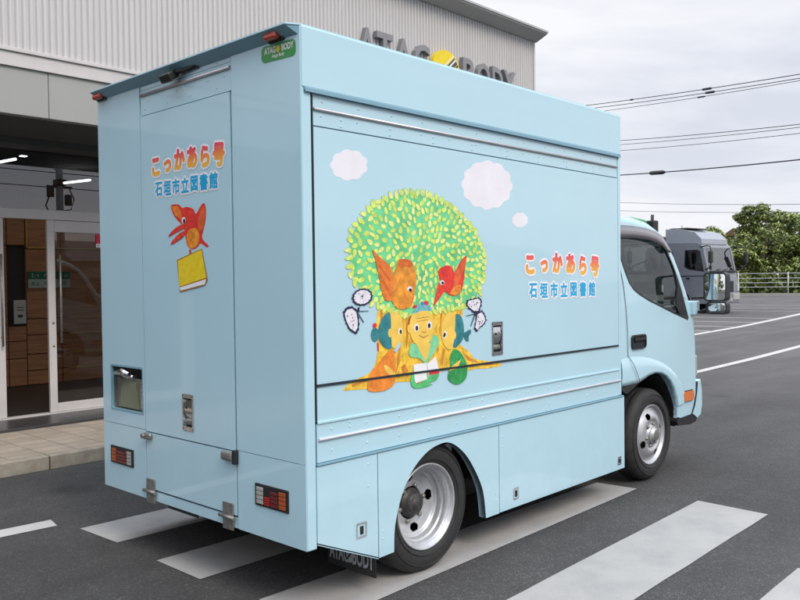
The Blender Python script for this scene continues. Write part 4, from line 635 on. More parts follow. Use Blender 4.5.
# roof with rear lip
w = MB(); w.slab([(0.0, .0), (-.062, .035), (-.062, Wd-.02), (0, Wd), (3.01, Wd), (3.01, 0)], [], lambda a, b, d: (a, b, ZT+d), 0, .008)
V = [(-.060, .04, ZT), (-.060, Wd-.025, ZT), (0, Wd-.01, ZT-.042), (0, .01, ZT-.042)]; w.add(V, [(0, 1, 2, 3)], 1); w.add([(-.06, .04, ZT), (0, .01, ZT-.042), (0, .003, ZT)], [(0, 1, 2)], 1); w.add([(-.06, Wd-.025, ZT), (0, Wd-.01, ZT-.042), (0, Wd-.003, ZT)], [(0, 1, 2)], 1)
build(w, 'roof_lip', [PAINT, PAINT_D], T, fixn=False)
# rear face panels at x = 0 (outward -x)
def RP(y0, y1, z0, z1, holes=(), x=0): return ([(y0, z0), (y1, z0), (y1, z1), (y0, z1)], holes, X3(x), 0, .02)
w = MB(); w.slab(*RP(.002, .5385, .7515, ZT-.002, x=-.003)); w.slab(*RP(.002, .5385, .346, .7485, x=-.003)); w.slab(*RP(1.4445, Wd-.001, .7515, ZT-.002, [rect(1.468, 1.848, .838, 1.108, .012)], x=-.003)); w.slab(*RP(1.4445, Wd-.001, .346, .7485, x=-.003))
w.slab(*RP(.545, 1.4365, 2.722, ZT-.002)); w.slab(*RP(.545, 1.4365, .346, .400)); build(w, 'rear_wall', [PAINT], T)
w = MB(); w.slab(*RP(.556, 1.437, .745, 2.572, [rect(.936, 1.034, .803, .993)], x=-.004)); rd = build(w, 'rear_door', [PAINT], T)
w = MB(); w.slab(*RP(.550, 1.437, .412, .738, x=-.003)); tg = build(w, 'tail_gate', [PAINT], T)
w = MB(); w.slab(*RP(.545, 1.437, 2.578, 2.720, x=.001)); w.tube([(-.004, .548, 2.694), (-.004, 1.434, 2.694)], .009, 10, 1)
rivets(w, [(.001, .60+.15*i, 2.66) for i in range(6)]+[(.001, .67+.24*i, 2.612) for i in range(4)], (-1, 0, 0), 0); rivets(w, [(0, .66+.15*i, 2.735) for i in range(5)], (-1, 0, 0), 0)
build(w, 'rear_hinge', [PAINT, ALU], T)
# stay bolts etc: latch knobs, gate hinges
w = MB(); w.box(-.028, .0, 1.365, 1.445, .700, .738, 0, .012); w.box(-.04, -.02, 1.415, 1.45, .705, .733, 0, .01); build(w, 'gate_latch', [STEEL], T)
w = MB(); w.box(-.032, .0, .548, .655, .690, .738, 0, .014); w.box(-.03, -.0, .528, .552, .680, .752, 1, .004); build(w, 'gate_latch', [STEEL, BLACK], T)
for y0 in (1.345, .575):
    w = MB(); w.box(-.012, -.004, y0, y0+.09, .33, .47, 0, .002); w.tube([(-.018, y0-.02, .398), (-.018, y0+.11, .398)], .010, 8, 0); build(w, 'gate_hinge', [STEEL], T)
def paddle(name, f, wd, ht, parent):       # f(a,b,d): a across, b up, d outward; centred
    w = MB()
    def bx(a0, a1, b0, b1, d0, d1, mi=0, bv=.002):
        t_ = MB().box(a0, a1, b0, b1, d0, d1, mi, bv); w.add([f(*v) for v in t_.v], t_.f, mi)
    h, k = wd/2, ht/2
    t_ = MB().slab(rect(-h, h, -k, k, .004), [rect(-h+.012, h-.012, -k+.022, k-.022, .004)], lambda a, b, d: (a, b, d), -.001, .004); w.add([f(*v) for v in t_.v], t_.f, 0)
    bx(-h+.010, h-.010, -k+.018, k-.018, -.030, -.022, 2, 0)
    # curved paddle
    V = []; F = []; n = 10
    for i in range(n+1):
        tt = i/n; b = -k*.30+tt*k*.98; d = -.004+.006*math.sin(tt*PI)-.02*max(0, .25-tt)
        V += [f(-h+.016, b, d), f(h-.016, b, d)]
        if i: F.append((2*i-2, 2*i-1, 2*i+1, 2*i))
    w.add(V, F, 0, True)
    V = []; F = []
    for i in range(7):
        tt = i/6; b = -k+.026+tt*k*.42; d = -.018+.016*math.sin(tt*PI); V += [f(-h+.018, b, d), f(h-.018, b, d)]
        if i: F.append((2*i-2, 2*i-1, 2*i+1, 2*i))
    w.add(V, F, 1, True)
    t_ = MB().lathe([(0, .004), (.008, .004), (.010, -.004)], (-h*.25, k*.28, 0), 'z', 12); w.add([f(*v) for v in t_.v], t_.f, 2, True)
    for a, b in ((-h+.008, k-.010), (h-.008, k-.010), (-h+.008, -k+.010), (h-.008, -k+.010)):
        t_ = MB().lathe([(0, .006), (.003, .006), (.004, .004)], (a, b, 0), 'z', 8); w.add([f(*v) for v in t_.v], t_.f, 2)
    return build(w, name, [CHROME, STEEL, BLACK], parent)
paddle('paddle_handle', lambda a, b, d: (1.4925+a, -d+.0005, 1.2535+b), .108, .20, h1)
paddle('paddle_handle', lambda a, b, d: (-.004-d, .985-a, .898+b), .108, .20, rd)
def flush(cx, cz, wd=.055, ht=.072):
    w = MB(); w.slab(rect(cx-wd/2, cx+wd/2, cz-ht/2, cz+ht/2, .004), [rect(cx-wd/2+.007, cx+wd/2-.007, cz-ht/2+.008, cz+ht/2-.008)], S3(yk), -.004, .001, 0)
    w.box(cx-wd/2+.006, cx+wd/2-.006, yk+.0015, yk+.004, cz-ht/2+.006, cz+ht/2-.006, 0); w.box(cx-.010, cx+.014, yk-.003, yk+.001, cz-ht*.30, cz+ht*.25, 1, .002); build(w, 'flush_latch', [CHROME, BLACK], sk)
flush(.343, .371, .07, .075); flush(1.662, .291); flush(2.965, .272, .05, .06)
# recess at the rear left
w = MB(); y0, y1, z0, z1 = 1.468, 1.848, .838, 1.108
w.slab(rect(y0-.006, y1+.006, z0-.006, z1+.006, .012), [rect(y0+.006, y1-.006, z0+.006, z1-.006, .008)], X3(0), -.004, .012, 1)
for bx in ((.005, .10, y0, y0+.004, z0, z1), (.005, .10, y1-.004, y1, z0, z1), (.005, .10, y0, y1, z0, z0+.004), (.005, .10, y0, y1, z1-.004, z1), (.098, .105, y0, y1, z0, z1)): w.box(*bx, 2)
hp = build(w, 'recess_box', [PAINT, PAINT_D, mat('olive_recess', (.16, .16, .14), rough=.55, var=.3, vscale=20)], T)
w = MB(); pl = [(1.49, .845), (1.81, .85), (1.80, 1.0), (1.79, 1.04), (1.74, 1.04), (1.735, 1.01), (1.56, 1.008), (1.545, 1.04), (1.50, 1.035)]
w.box(.030, .036, 1.474, 1.842, .844, 1.035, 1, .004); w.slab([(1.56, .853), (1.80, .853), (1.755, 1.0), (1.72, 1.03), (1.64, 1.03), (1.60, 1.0)], [], lambda a, b, d: (.020+d, a, b), 0, .012, 2); w.box(.022, .034, 1.49, 1.545, .86, 1.025, 0, .006)
w.tube([(.0, 1.79, 1.062), (-.006, 1.70, 1.072), (0, 1.63, 1.062)], [.016, .024, .014], 10, 0); w.tube([(.03, 1.80, 1.05), (.02, 1.70, 1.05), (.03, 1.62, 1.04)], .02, 8, 0)
build(w, 'inlet_cover', [CHROME, mat('olive_cover', (.22, .21, .18), rough=.35, var=.25, vscale=12, metal=.4), mat('olive_boss', (.19, .21, .14), rough=.4, var=.15)], hp)
# tail lamps
def tail(y0, y1, z0, z1, order):
    w = MB(); w.box(-.010, .004, y0, y1, z0, z1, 0, .004); b_ = build(w, 'tail_lamp', [BLACK], T); wd = y1-y0
    for f0, f1, nm, mt, c0, c1 in order:
        w = MB(); n = 4
        for k in range(n):
            za = z0+.012+(z1-z0-.024)*(c0+(c1-c0)*k/n); zb = z0+.012+(z1-z0-.024)*(c0+(c1-c0)*(k+1)/n)-.003
            w.box(-.0135, -.008, y1-wd*f1, y1-wd*f0, za, zb, 0, .002)
        build(w, nm, [mt], b_)
tail(1.588, 1.862, .503, .610, ((.07, .25, 'amber_lens', AMBER, 0, 1), (.30, .70, 'red_lens', REDL, 0, .9), (.74, .92, 'clear_lens', CLEARL, 0, 1)))
tail(.128, .388, .500, .610, ((.06, .26, 'clear_lens', CLEARL, 0, 1), (.31, .45, 'red_lens', mat('bright_red_lens', (.50, .012, .01), rough=.12, coat=.8), 0, .5), (.48, .70, 'red_lens', REDL, 0, .9), (.74, .93, 'amber_lens', AMBER, 0, 1)))
MARK = mat('marker_red', (.42, .045, .02), rough=.2, coat=.8, bump=.2, bscale=90)
for y in (1.885, .165):
    w = MB(); w.box(-.018, .0, y-.060, y+.055, 2.738, 2.778, 0, .006); b_ = build(w, 'marker_lamp', [BLACK], T)
    w = MB(); w.box(-.052, -.016, y-.045, y+.05, 2.742, 2.778, 0, .012, smooth=False); build(w, 'lens', [MARK], b_)
# reversing camera
w = MB(); M1 = Matrix.Translation((-.052, 1.035, 2.728)) @ Matrix.Rotation(R(-32), 4, 'Y') @ Matrix.Rotation(R(10), 4, 'Z')
w.box(-.040, .032, -.042, .042, -.021, .021, 0, .005, M1); w.box(-.043, -.039, -.030, .030, -.013, .013, 1, 0, M1); w.box(-.030, .020, -.030, .030, -.0235, -.020, 1, 0, M1)
w.tube([(-.04, .985, 2.742), (-.018, .95, 2.748), (-.012, .84, 2.756)], .012, 8, 1); w.box(-.016, .0, .82, 1.0, 2.742, 2.772, 1, .004)
build(w, 'reversing_camera', [mat('camera_grey', (.035, .035, .034), rough=.35, var=.3), BLACK], T)
# round green maker's sticker
w = MB(); GRN = mat('sticker_green', (.015, .27, .05), rough=.35, coat=.4)
sh = lambda a, b, d=0: (-.0045-d, a, b+(a-.155)*.03)
w.slab(rect(.028, .284, 2.658, 2.735, .026, 6), [], lambda a, b, d: sh(a, b-.002, d), -.001, .001, 0)
q = lambda cx: (lambda a, b, d: sh(.156-a, b, .0018))
put_text(w, 'ATAG', .040, q(0), 0, .0012, 1, -.060, 2.706, .80, 1.05); put_text(w, 'BODY', .040, q(0), 0, .0012, 1, .070, 2.706, .80, 1.05)
w.poly([(.156+.014*math.cos(2*PI*k/16), 2.706+.016*math.sin(2*PI*k/16)) for k in range(16)], lambda a, b: sh(a, b, .0018), 2)
put_text(w, 'Atago Body', .022, q(0), 0, .0005, 1, 0, 2.677, .9, 1)
build(w, 'maker_sticker', [GRN, WHITEP, mat('sticker_yellow', (.8, .55, .02))], T, fixn=False)

# ---- mural and lettering
def art(parent, items, f3, name, base=.0006, step=.00002):
    w = MB(); names = []
    for i, (c, pts) in enumerate(items):
        if c not in names: names.append(c)
        w.poly(pts, lambda a, b, d=base+step*i: f3(a, b, d), names.index(c))
    return build(w, name, [ART[c] for c in names], parent, fixn=False)
random.seed(11)
cxz = (sum(a for a, b in CROWN)/len(CROWN), sum(b for a, b in CROWN)/len(CROWN))
def inside(p, poly):
    c = False; n = len(poly); j = n-1
    for i in range(n):
        if (poly[i][1] > p[1]) != (poly[j][1] > p[1]) and p[0] < (poly[j][0]-poly[i][0])*(p[1]-poly[i][1])/(poly[j][1]-poly[i][1])+poly[i][0]: c = not c
        j = i
    return c
clouds = [a for a in SIDE_ART if a[0] == 'cloud']; tree = [a for a in SIDE_ART if a[0] != 'cloud']
fs = lambda a, b, d: (a, -d, b)
def smooth_poly(c, pts):
    if len(pts) > 30 or c in ('fold', 'outline', 'ylbook', 'white', 'cloud', 'navy', 'bwhite', 'rootdark') or len(pts) < 6: return pts
    for r_ in (.22, .25):
        o = []
        for i, a in enumerate(pts):
            b = pts[(i+1) % len(pts)]; o += [(a[0]+(b[0]-a[0])*r_, a[1]+(b[1]-a[1])*r_), (a[0]+(b[0]-a[0])*(1-r_), a[1]+(b[1]-a[1])*(1-r_))]
        pts = o
    return pts
SIDE_ART = [(c, smooth_poly(c, p)) for c, p in SIDE_ART]; REAR_ART = [(c, smooth_poly(c, p)) for c, p in REAR_ART]
clouds = [a for a in SIDE_ART if a[0] == 'cloud']; tree = [a for a in SIDE_ART if a[0] != 'cloud']
def strokes(poly, colour, n, ang, ln, wd, seed):
    rd_ = random.Random(seed); X = [a for a, b in poly]; Z = [b for a, b in poly]; k = 0; out_ = []
    for _ in range(n*12):
        if k >= n: break
        p = (rd_.uniform(min(X), max(X)), rd_.uniform(min(Z), max(Z))); a = ang+rd_.gauss(0, .22); l_ = ln*rd_.uniform(.6, 1.3); c, s = math.cos(a), math.sin(a)
        e1 = (p[0]+c*l_, p[1]+s*l_); e0 = (p[0]-c*l_, p[1]-s*l_)
        if not (inside(e1, poly) and inside(e0, poly)): continue
        bend = rd_.uniform(-.25, .25)*l_; mpt = (p[0]-s*bend, p[1]+c*bend)
        out_.append((colour, [e0, (mpt[0]+s*wd, mpt[1]-c*wd), e1, (mpt[0]-s*wd, mpt[1]+c*wd)])); k += 1
    return out_
SK = dict(root=('rootdark', 70, 1.45, .028, .003), orange=('red2', 16, .9, .022, .0026), orbody=('featherdark', 30, 1.2, .012, .0026), orwing=('red2', 22, -1.0, .020, .0026), redb=('redwing', 16, 1.1, .012, .0024), teal=('navy', 10, 1.4, .010, .0009),
    dkgreen=('green2', 14, 1.4, .018, .0024), green2=('dkgreen', 8, .2, .012, .0012), skin=('yellow', 8, 1.5, .012, .0014), bwhite=('navy', 9, 1.2, .007, .0011), ltgreen=('green2', 6, 1.2, .010, .0010), redwing=('redb', 8, 1.2, .012, .0012), yellow=('orange', 4, -.6, .010, .0010))
def sketch(items, seed):
    o = []
    for i, (c, p) in enumerate(items):
        o.append((c, p))
        if c in SK and max(a for a, b in p)-min(a for a, b in p) > .03: q_ = SK[c]; o += strokes(p, q_[0], q_[1], q_[2], q_[3], q_[4], seed+i)
    return o
N0 = len(sketch(tree[:13], 100)); tree = sketch(tree[:13], 100)+sketch(tree[13:], 400)
items = [clouds[0], clouds[1], clouds[2]]
items += [a for a in tree[:N0]]
fr = [(cxz[0]+(a-cxz[0])*.965, cxz[1]+(b-cxz[1])*.965) for a, b in CROWN]
items.append(('crown', fr))
leaves = []; pts_ = []
x0, x1 = min(a for a, b in CROWN), max(a for a, b in CROWN); z0, z1 = min(b for a, b in CROWN), max(b for a, b in CROWN)
for _ in range(9000):
    p = (random.uniform(x0, x1), random.uniform(z0, z1))
    if inside(p, CROWN) and all((p[0]-q_[0])**2+(p[1]-q_[1])**2 > .0330**2 for q_ in pts_): pts_.append(p)
for i, a in enumerate(CROWN):
    b_ = CROWN[(i+1) % len(CROWN)]; n = max(1, int(math.dist(a, b_)/.036))
    for k in range(n):
        t = k/n; p = (a[0]+(b_[0]-a[0])*t, a[1]+(b_[1]-a[1])*t); pts_.append((cxz[0]+(p[0]-cxz[0])*random.uniform(.97, 1.01), cxz[1]+(p[1]-cxz[1])*random.uniform(.97, 1.01)))
for p in pts_:
    dx, dz = p[0]-cxz[0], p[1]-cxz[1]; rr = math.hypot(dx, dz)/.45
    ang = math.atan2(dz, dx)+random.gauss(0, .55) if rr > .35 else random.uniform(0, PI)
    ln, wd = random.uniform(.0185, .0235), random.uniform(.0100, .0135)
    def lf(k): 
        o = []
        for i in range(8):
            t = 2*PI*i/8; u = ln*k*math.cos(t); v_ = wd*k*math.sin(t)*(1-.25*math.cos(t)); o.append((p[0]+u*math.cos(ang)-v_*math.sin(ang), p[1]+u*math.sin(ang)+v_*math.cos(ang)))
        return o
    items.append(('leafedge', lf(1.12))); items.append((random.choice(('leaf', 'leaf', 'leaf2')), lf(1)))
# leaf layers interleave by distance only a few microns apart: keep each sheet's own offset
base_items = items; w = MB(); names = []
for i, (c, pts) in enumerate(base_items):
    if c not in names: names.append(c)
    d = .0003+.0000024*i
    w.poly(pts, lambda a, b, d=d: fs(a, b, d), names.index(c))
for i, (c, pts) in enumerate(tree[N0:]):
    if c not in names: names.append(c)
    w.poly(pts, lambda a, b, d=.0031+.000004*i: fs(a, b, d), names.index(c))
build(w, 'tree_mural', [ART[c] for c in names], h1, fixn=False)
# the hatch joint crosses the mural
w = MB(); w.box(.070, 2.972, -.0064, .0015, 1.1085, 1.1195); build(w, 'hatch_seal', [GAP], T)
w = MB(); w.box(.0605, .0695, -.0015, .012, .95, 2.475); build(w, 'hatch_side_gap', [GAP], T)
put = [('こ', 0, -.004, .02), ('っ', 1, -.012, .0), ('か', 2, .010, -.04), ('あ', 3, .006, .06), ('ら', 4, -.004, 0), ('号', 5, -.010, -.09)]
def lettering(f3, parent, name, x0, x1, zc, size, z2, xa, xb, size2, gm, tilt=0):
    w = MB(); pit = (x1-x0)/5; n2 = '石垣市立図書館'; pit2 = (xb-xa)/6
    for layer, mi in (('bg', 0), ('fg', 1)):
        ks = [(math.cos(2*PI*k/14), math.sin(2*PI*k/14)) for k in range(14)]
        bg_r, fg_r = size*.155, size*.062
        for ch, i, dz, rt_ in put:
            sc2 = .86 if ch == 'っ' else 1.0
            r_ = bg_r if layer == 'bg' else fg_r
            for q_, (a, b) in enumerate(ks):
                d = (.0011 if layer == 'bg' else .0019)+q_*.00003+i*.000004
                put_text(w, ch, size*sc2, lambda x_, y_, z_, d=d: f3(x_, y_, d), rt_, 0, mi, x0+pit*i+a*r_, zc+dz+b*r_+tilt*i, .92, 1.05)
            if layer == 'bg':
                for q_, (a, b) in enumerate(ks[::2]): put_text(w, ch, size*sc2, lambda x_, y_, z_, d=.0010-q_*.00003: f3(x_, y_, d), rt_, 0, 0, x0+pit*i+a*r_*.55, zc+dz+b*r_*.55+tilt*i, .92, 1.05)
        bg_r, fg_r = size2*.17, size2*.040
        for i, ch in enumerate(n2):
            r_ = bg_r if layer == 'bg' else fg_r
            for q_, (a, b) in enumerate(ks):
                d = (.0011 if layer == 'bg' else .0019)+q_*.00003+i*.000004
                put_text(w, ch, size2, lambda x_, y_, z_, d=d: f3(x_, y_, d), 0, 0, mi if layer == 'bg' else 2, xa+pit2*i+a*r_, z2+b*r_, .98, 1.12)
    return build(w, name, [TXTW, gm, TXTB], parent, fixn=False)
G1 = grad_mat('side_letter_gradient', 1.625, 1.775); G2 = grad_mat('rear_letter_gradient', 2.215, 2.335)
lettering(fs, h1, 'lettering', 1.845, 2.64, 1.700, .135, 1.533, 1.876, 2.600, .092, G1)
frr = lambda a, b, d: (-.004-d, -a, b)
lettering(frr, rd, 'lettering', -1.272, -.655, 2.270, .118, 2.138, -1.245, -.705, .080, G2, .0015)
art(rd, sketch(REAR_ART, 900), lambda a, b, d: (-.0045-d, a, b), 'bird_picture')
# ---- wheels
def wheel(cx, cz, yo, sgn, kind, parent, R_=.363):
    """yo: outer face y; sgn +1 = inward is +y"""
    root = None
    def Lp(prof): return [(r, sgn*d) for r, d in prof]
    w = MB(); c = (cx, yo, cz)
    tp = [(.228, .020), (.234, .006), (.250, -.006), (.275, -.012), (.305, -.012), (.328, -.006), (.342, .006), (.352, .016), (.360, .030), (R_, .05), (R_, .072), (R_-.009, .074), (R_-.009, .080), (R_, .082), (R_, .103), (R_-.009, .105), (R_-.009, .111), (R_, .113), (R_, .135), (.360, .155), (.352, .170), (.335, .185), (.29, .198), (.235, .180), (.228, .16)]
    w.lathe(Lp(tp), c, 'y', 96)
    # sidewall ribs
    for rr in (.262, .318): w.lathe(Lp([(rr-.003, -.011), (rr-.0015, -.0145), (rr+.0015, -.0145), (rr+.003, -.011)]), c, 'y', 96)
    root = MB()
    wh = bpy.data.objects.new('wheel', None)
    if kind == 'rear':
        rp = [(.236, .012), (.237, -.002), (.232, -.004), (.226, .002), (.221, .014), (.214, .020), (.207, .023), (.203, .027), (.200, .050), (.1995, .055), (.193, .058), (.1905, .062), (.187, .088), (.1865, .092), (.180, .095), (.1775, .099), (.175, .104), (.169, .108)]+[(.169-.006*i, .108+.018*min(1, i/8)) for i in range(1, 14)]
        hr, ha, hb = .142, .022, .030; hub = [(.084, .127), (.082, .114), (.070, .112), (.067, .096), (.060, .090), (.057, .080), (.050, .076), (.034, .075), (.032, .070), (.0, .069)]
        lug = .100; lugd = .120; nl = 6
    else:
        rp = [(.236, .012), (.237, -.002), (.232, -.004), (.226, .002), (.221, .014), (.214, .022), (.206, .024), (.199, .020)]+[(.199-.006*i, .020-.034*math.sin(min(1, i/11)*PI/2)) for i in range(1, 13)]+[(.119, -.008), (.108, .0), (.098, .0)]
        hr, ha, hb = .158, .025, .030; hub = [(.098, .0), (.085, .002), (.078, .000), (.070, -.020), (.060, -.026), (.052, -.028), (.050, -.044), (.044, -.048), (.0, -.048)]
        lug = .088; lugd = -.002; nl = 6
    a0 = R(8) if kind == 'rear' else R(22)
    def sk_(i, a, b):
        for k in range(4):
            t = a0+k*PI/2; u = a*math.cos(t)+b*math.sin(t)-hr; v = -a*math.sin(t)+b*math.cos(t)
            if (u/ha)**2+(v/hb)**2 < 1: return True
        return False
    rim = MB(); rim.lathe(Lp(rp), c, 'y', 160, 0, True, sk_); rim.lathe(Lp([(.226, .01), (.20, .19)]), c, 'y', 64, 1); 
    th = build(w, 'wheel', [RUBBER], parent)
    th['label'] = 'black tyre wheel with silver rim'; del th['label']
    r_ = build(rim, 'rim', [RIM, CHASSIS], th)
    h = MB(); h.lathe(Lp(hub), c, 'y', 48); 
    for k in range(nl):
        t = 2*PI*k/nl+.2; h.lathe(Lp([(.013, .012), (.013, -.012), (.008, -.016), (0, -.016)]), (cx+lug*math.cos(t), yo+sgn*lugd, cz+lug*math.sin(t)), 'y', 6, 1, False)
    if kind != 'rear': h.lathe(Lp([(.046, -.0485), (.040, -.0505), (.0, -.0505)]), c, 'y', 32, 1); h.lathe(Lp([(.074, -.002), (.071, -.0205), (.0665, -.0225), (.0645, -.020)]), c, 'y', 40, 1)
    build(h, 'hub', [mat('black_hub', (.06, .058, .056), rough=.5, metal=.3, var=.4, vscale=30) if kind == 'rear' else RIM, STEEL], th)
    return th
wheel(.895, .362, .045, 1, 'rear', T); wheel(3.61, .362, .062, 1, 'front', T)
w = MB()
c = (.895, .26, .362); w.lathe([(.2, 0), (.30, -.01), (.35, .01), (.363, .05), (.363, .14), (.33, .18), (.2, .19)], c, 'y', 64); build(w, 'inner_tyre', [RUBBER], T); w = MB(); w.lathe([(.2, 0), (.30, -.01), (.35, .01), (.363, .05), (.363, .14), (.33, .18), (.2, .19)], (.895, Wd-.24-.2, .362), 'y', 64)
build(w, 'inner_tyre', [RUBBER], T)
wheel(.895, .362, Wd-.045, -1, 'rear', T); wheel(3.61, .362, Wd-.062, -1, 'front', T)
# chassis
w = MB()
for y in (.62, 1.30): w.box(.25, 4.2, y, y+.06, .50, .68)
w.box(.30, 3.0, .10, Wd-.1, .68, .72); w.tube([(.895, .3, .362), (.895, Wd-.3, .362)], .055, 12); w.lathe([(0, -.16), (.10, -.13), (.16, 0), (.10, .13), (0, .16)], (.895, .98, .362), 'y', 20); w.tube([(3.61, .25, .34), (3.61, Wd-.25, .34)], .04, 10)
w.box(1.7, 2.5, .20, .55, .30, .62, 0, .03); w.box(1.6, 2.2, 1.40, 1.75, .30, .62, 0, .03); w.tube([(.12, 1.25, .40), (1.6, 1.25, .42)], .03, 10); w.box(.05, .30, .25, 1.75, .36, .44); w.tube([(1.0, .98, .42), (3.0, .98, .5)], .04, 10)
for y in (.55, 1.36): w.tube([(.35, y, .52), (.895, y, .42), (1.45, y, .52)], .03, 6)
w.box(3.1, 4.2, .35, 1.6, .45, .9)
build(w, 'chassis', [CHASSIS], T)
for y0 in (-.005, 1.60):
    w = MB(); w.box(.440, .446, y0, y0+.36, .10, .34, 0); f_ = build(w, 'mud_flap', [BLACK], T)
    w = MB(); q = lambda a, b, d: (.4385, y0+.12-a, b)
    put_text(w, 'BODY', .105, q, 0, .003, 0, .028, .175, .55, 1.15)
    w.poly([(y0+.188+.028*math.cos(2*PI*k/20), .178+.040*math.sin(2*PI*k/20)) for k in range(20)], lambda a, b: (.4384, a, b), 0)
    w.poly([(y0+.207, .148), (y0+.217, .151), (y0+.172, .208), (y0+.162, .205)], lambda a, b: (.4380, a, b), 1)
    put_text(w, 'ATAG', .105, q, 0, .003, 0, -.15, .175, .52, 1.15)
    build(w, 'lettering', [mat('flap_silver', (.34, .36, .38), rough=.4), BLACK], f_, fixn=False)

# ---- cab
yR, yL = .045, Wd-.045
def tum(z): return max(0, z-1.2)*.05
PO = [(4.46, .43), (4.475, .55), (4.47, .72), (4.465, .90), (4.455, 1.08), (4.425, 1.26), (4.375, 1.375), (4.285, 1.52), (4.19, 1.665), (4.09, 1.80), (3.985, 1.905), (3.86, 1.985), (3.66, 2.050), (3.40, 2.080), (3.06, 2.090)]
def normals(P):
    o = []
    for i in range(len(P)):
        a = P[max(0, i-1)]; b = P[min(len(P)-1, i+1)]; d = Vector((b[0]-a[0], b[1]-a[1])).normalized(); o.append(Vector((d.y, -d.x)))
    return o
NO = normals(PO); RC = .055
def shell_pt(i, th, side):                    # side -1 right, +1 left
    p = Vector(PO[i])-NO[i]*RC*(1-math.sin(th)); off = RC*(1-math.cos(th)); y = yR+off+tum(p.y) if side < 0 else yL-off-tum(p.y); return (p.x, y, p.y)
ths = [0, R(22), R(45), R(68), R(90)]
w = MB(); rows = []
for i in range(len(PO)):
    row = [shell_pt(i, t, -1) for t in ths]
    a, b = Vector(row[-1]), Vector(shell_pt(i, PI/2, 1))
    for k in range(1, 8): row.append(tuple(a.lerp(b, k/8)))
    row += [shell_pt(i, t, 1) for t in reversed(ths)]; rows.append(row)
nc = len(rows[0]); V = [p for r_ in rows for p in r_]
F = [(i*nc+j, i*nc+j+1, (i+1)*nc+j+1, (i+1)*nc+j) for i in range(len(rows)-1) for j in range(nc-1) if not (5 <= i <= 9 and 4 <= j < nc-5)]
w.add(V, F, 0, True)
build(w, 'cab_shell', [PAINT], T)
V = []; F = []; sel = rows[5:11]
for r_ in sel: V += [Vector(p)-Vector((.012, 0, .006)) for p in r_[4:nc-4]]
k = len(sel[0][4:nc-4]); F = [(i*k+j, i*k+j+1, (i+1)*k+j+1, (i+1)*k+j) for i in range(len(sel)-1) for j in range(k-1)]
w = MB(); w.add(V, F, 0, True); build(w, 'windshield', [CABGLASS], T)
PI_ = [(PO[i][0]-NO[i].x*RC, PO[i][1]-NO[i].y*RC) for i in range(len(PO))]
WIN = [(3.105, 1.945), (3.118, 1.82), (3.150, 1.745), (3.200, 1.655), (3.262, 1.565), (3.33, 1.512), (3.42, 1.472), (3.58, 1.420), (3.75, 1.375), (4.02, 1.303), (4.275, 1.240), (4.292, 1.262), (4.225, 1.41), (4.165, 1.53), (4.105, 1.63), (4.04, 1.72), (3.97, 1.80), (3.90, 1.862), (3.82, 1.905), (3.70, 1.935), (3.55, 1.950), (3.35, 1.955)]
ARF = [(4.04, .41), (4.05, .46), (4.045, .54), (4.02, .62), (3.97, .70), (3.91, .762), (3.83, .812), (3.74, .842), (3.63, .852), (3.52, .842), (3.44, .822), (3.36, .800)]
side_out = [(3.06, 2.035)]+[PI_[i] for i in range(len(PI_)-2, -1, -1)]+[(4.12, .43)]+ARF+[(3.06, .80)]
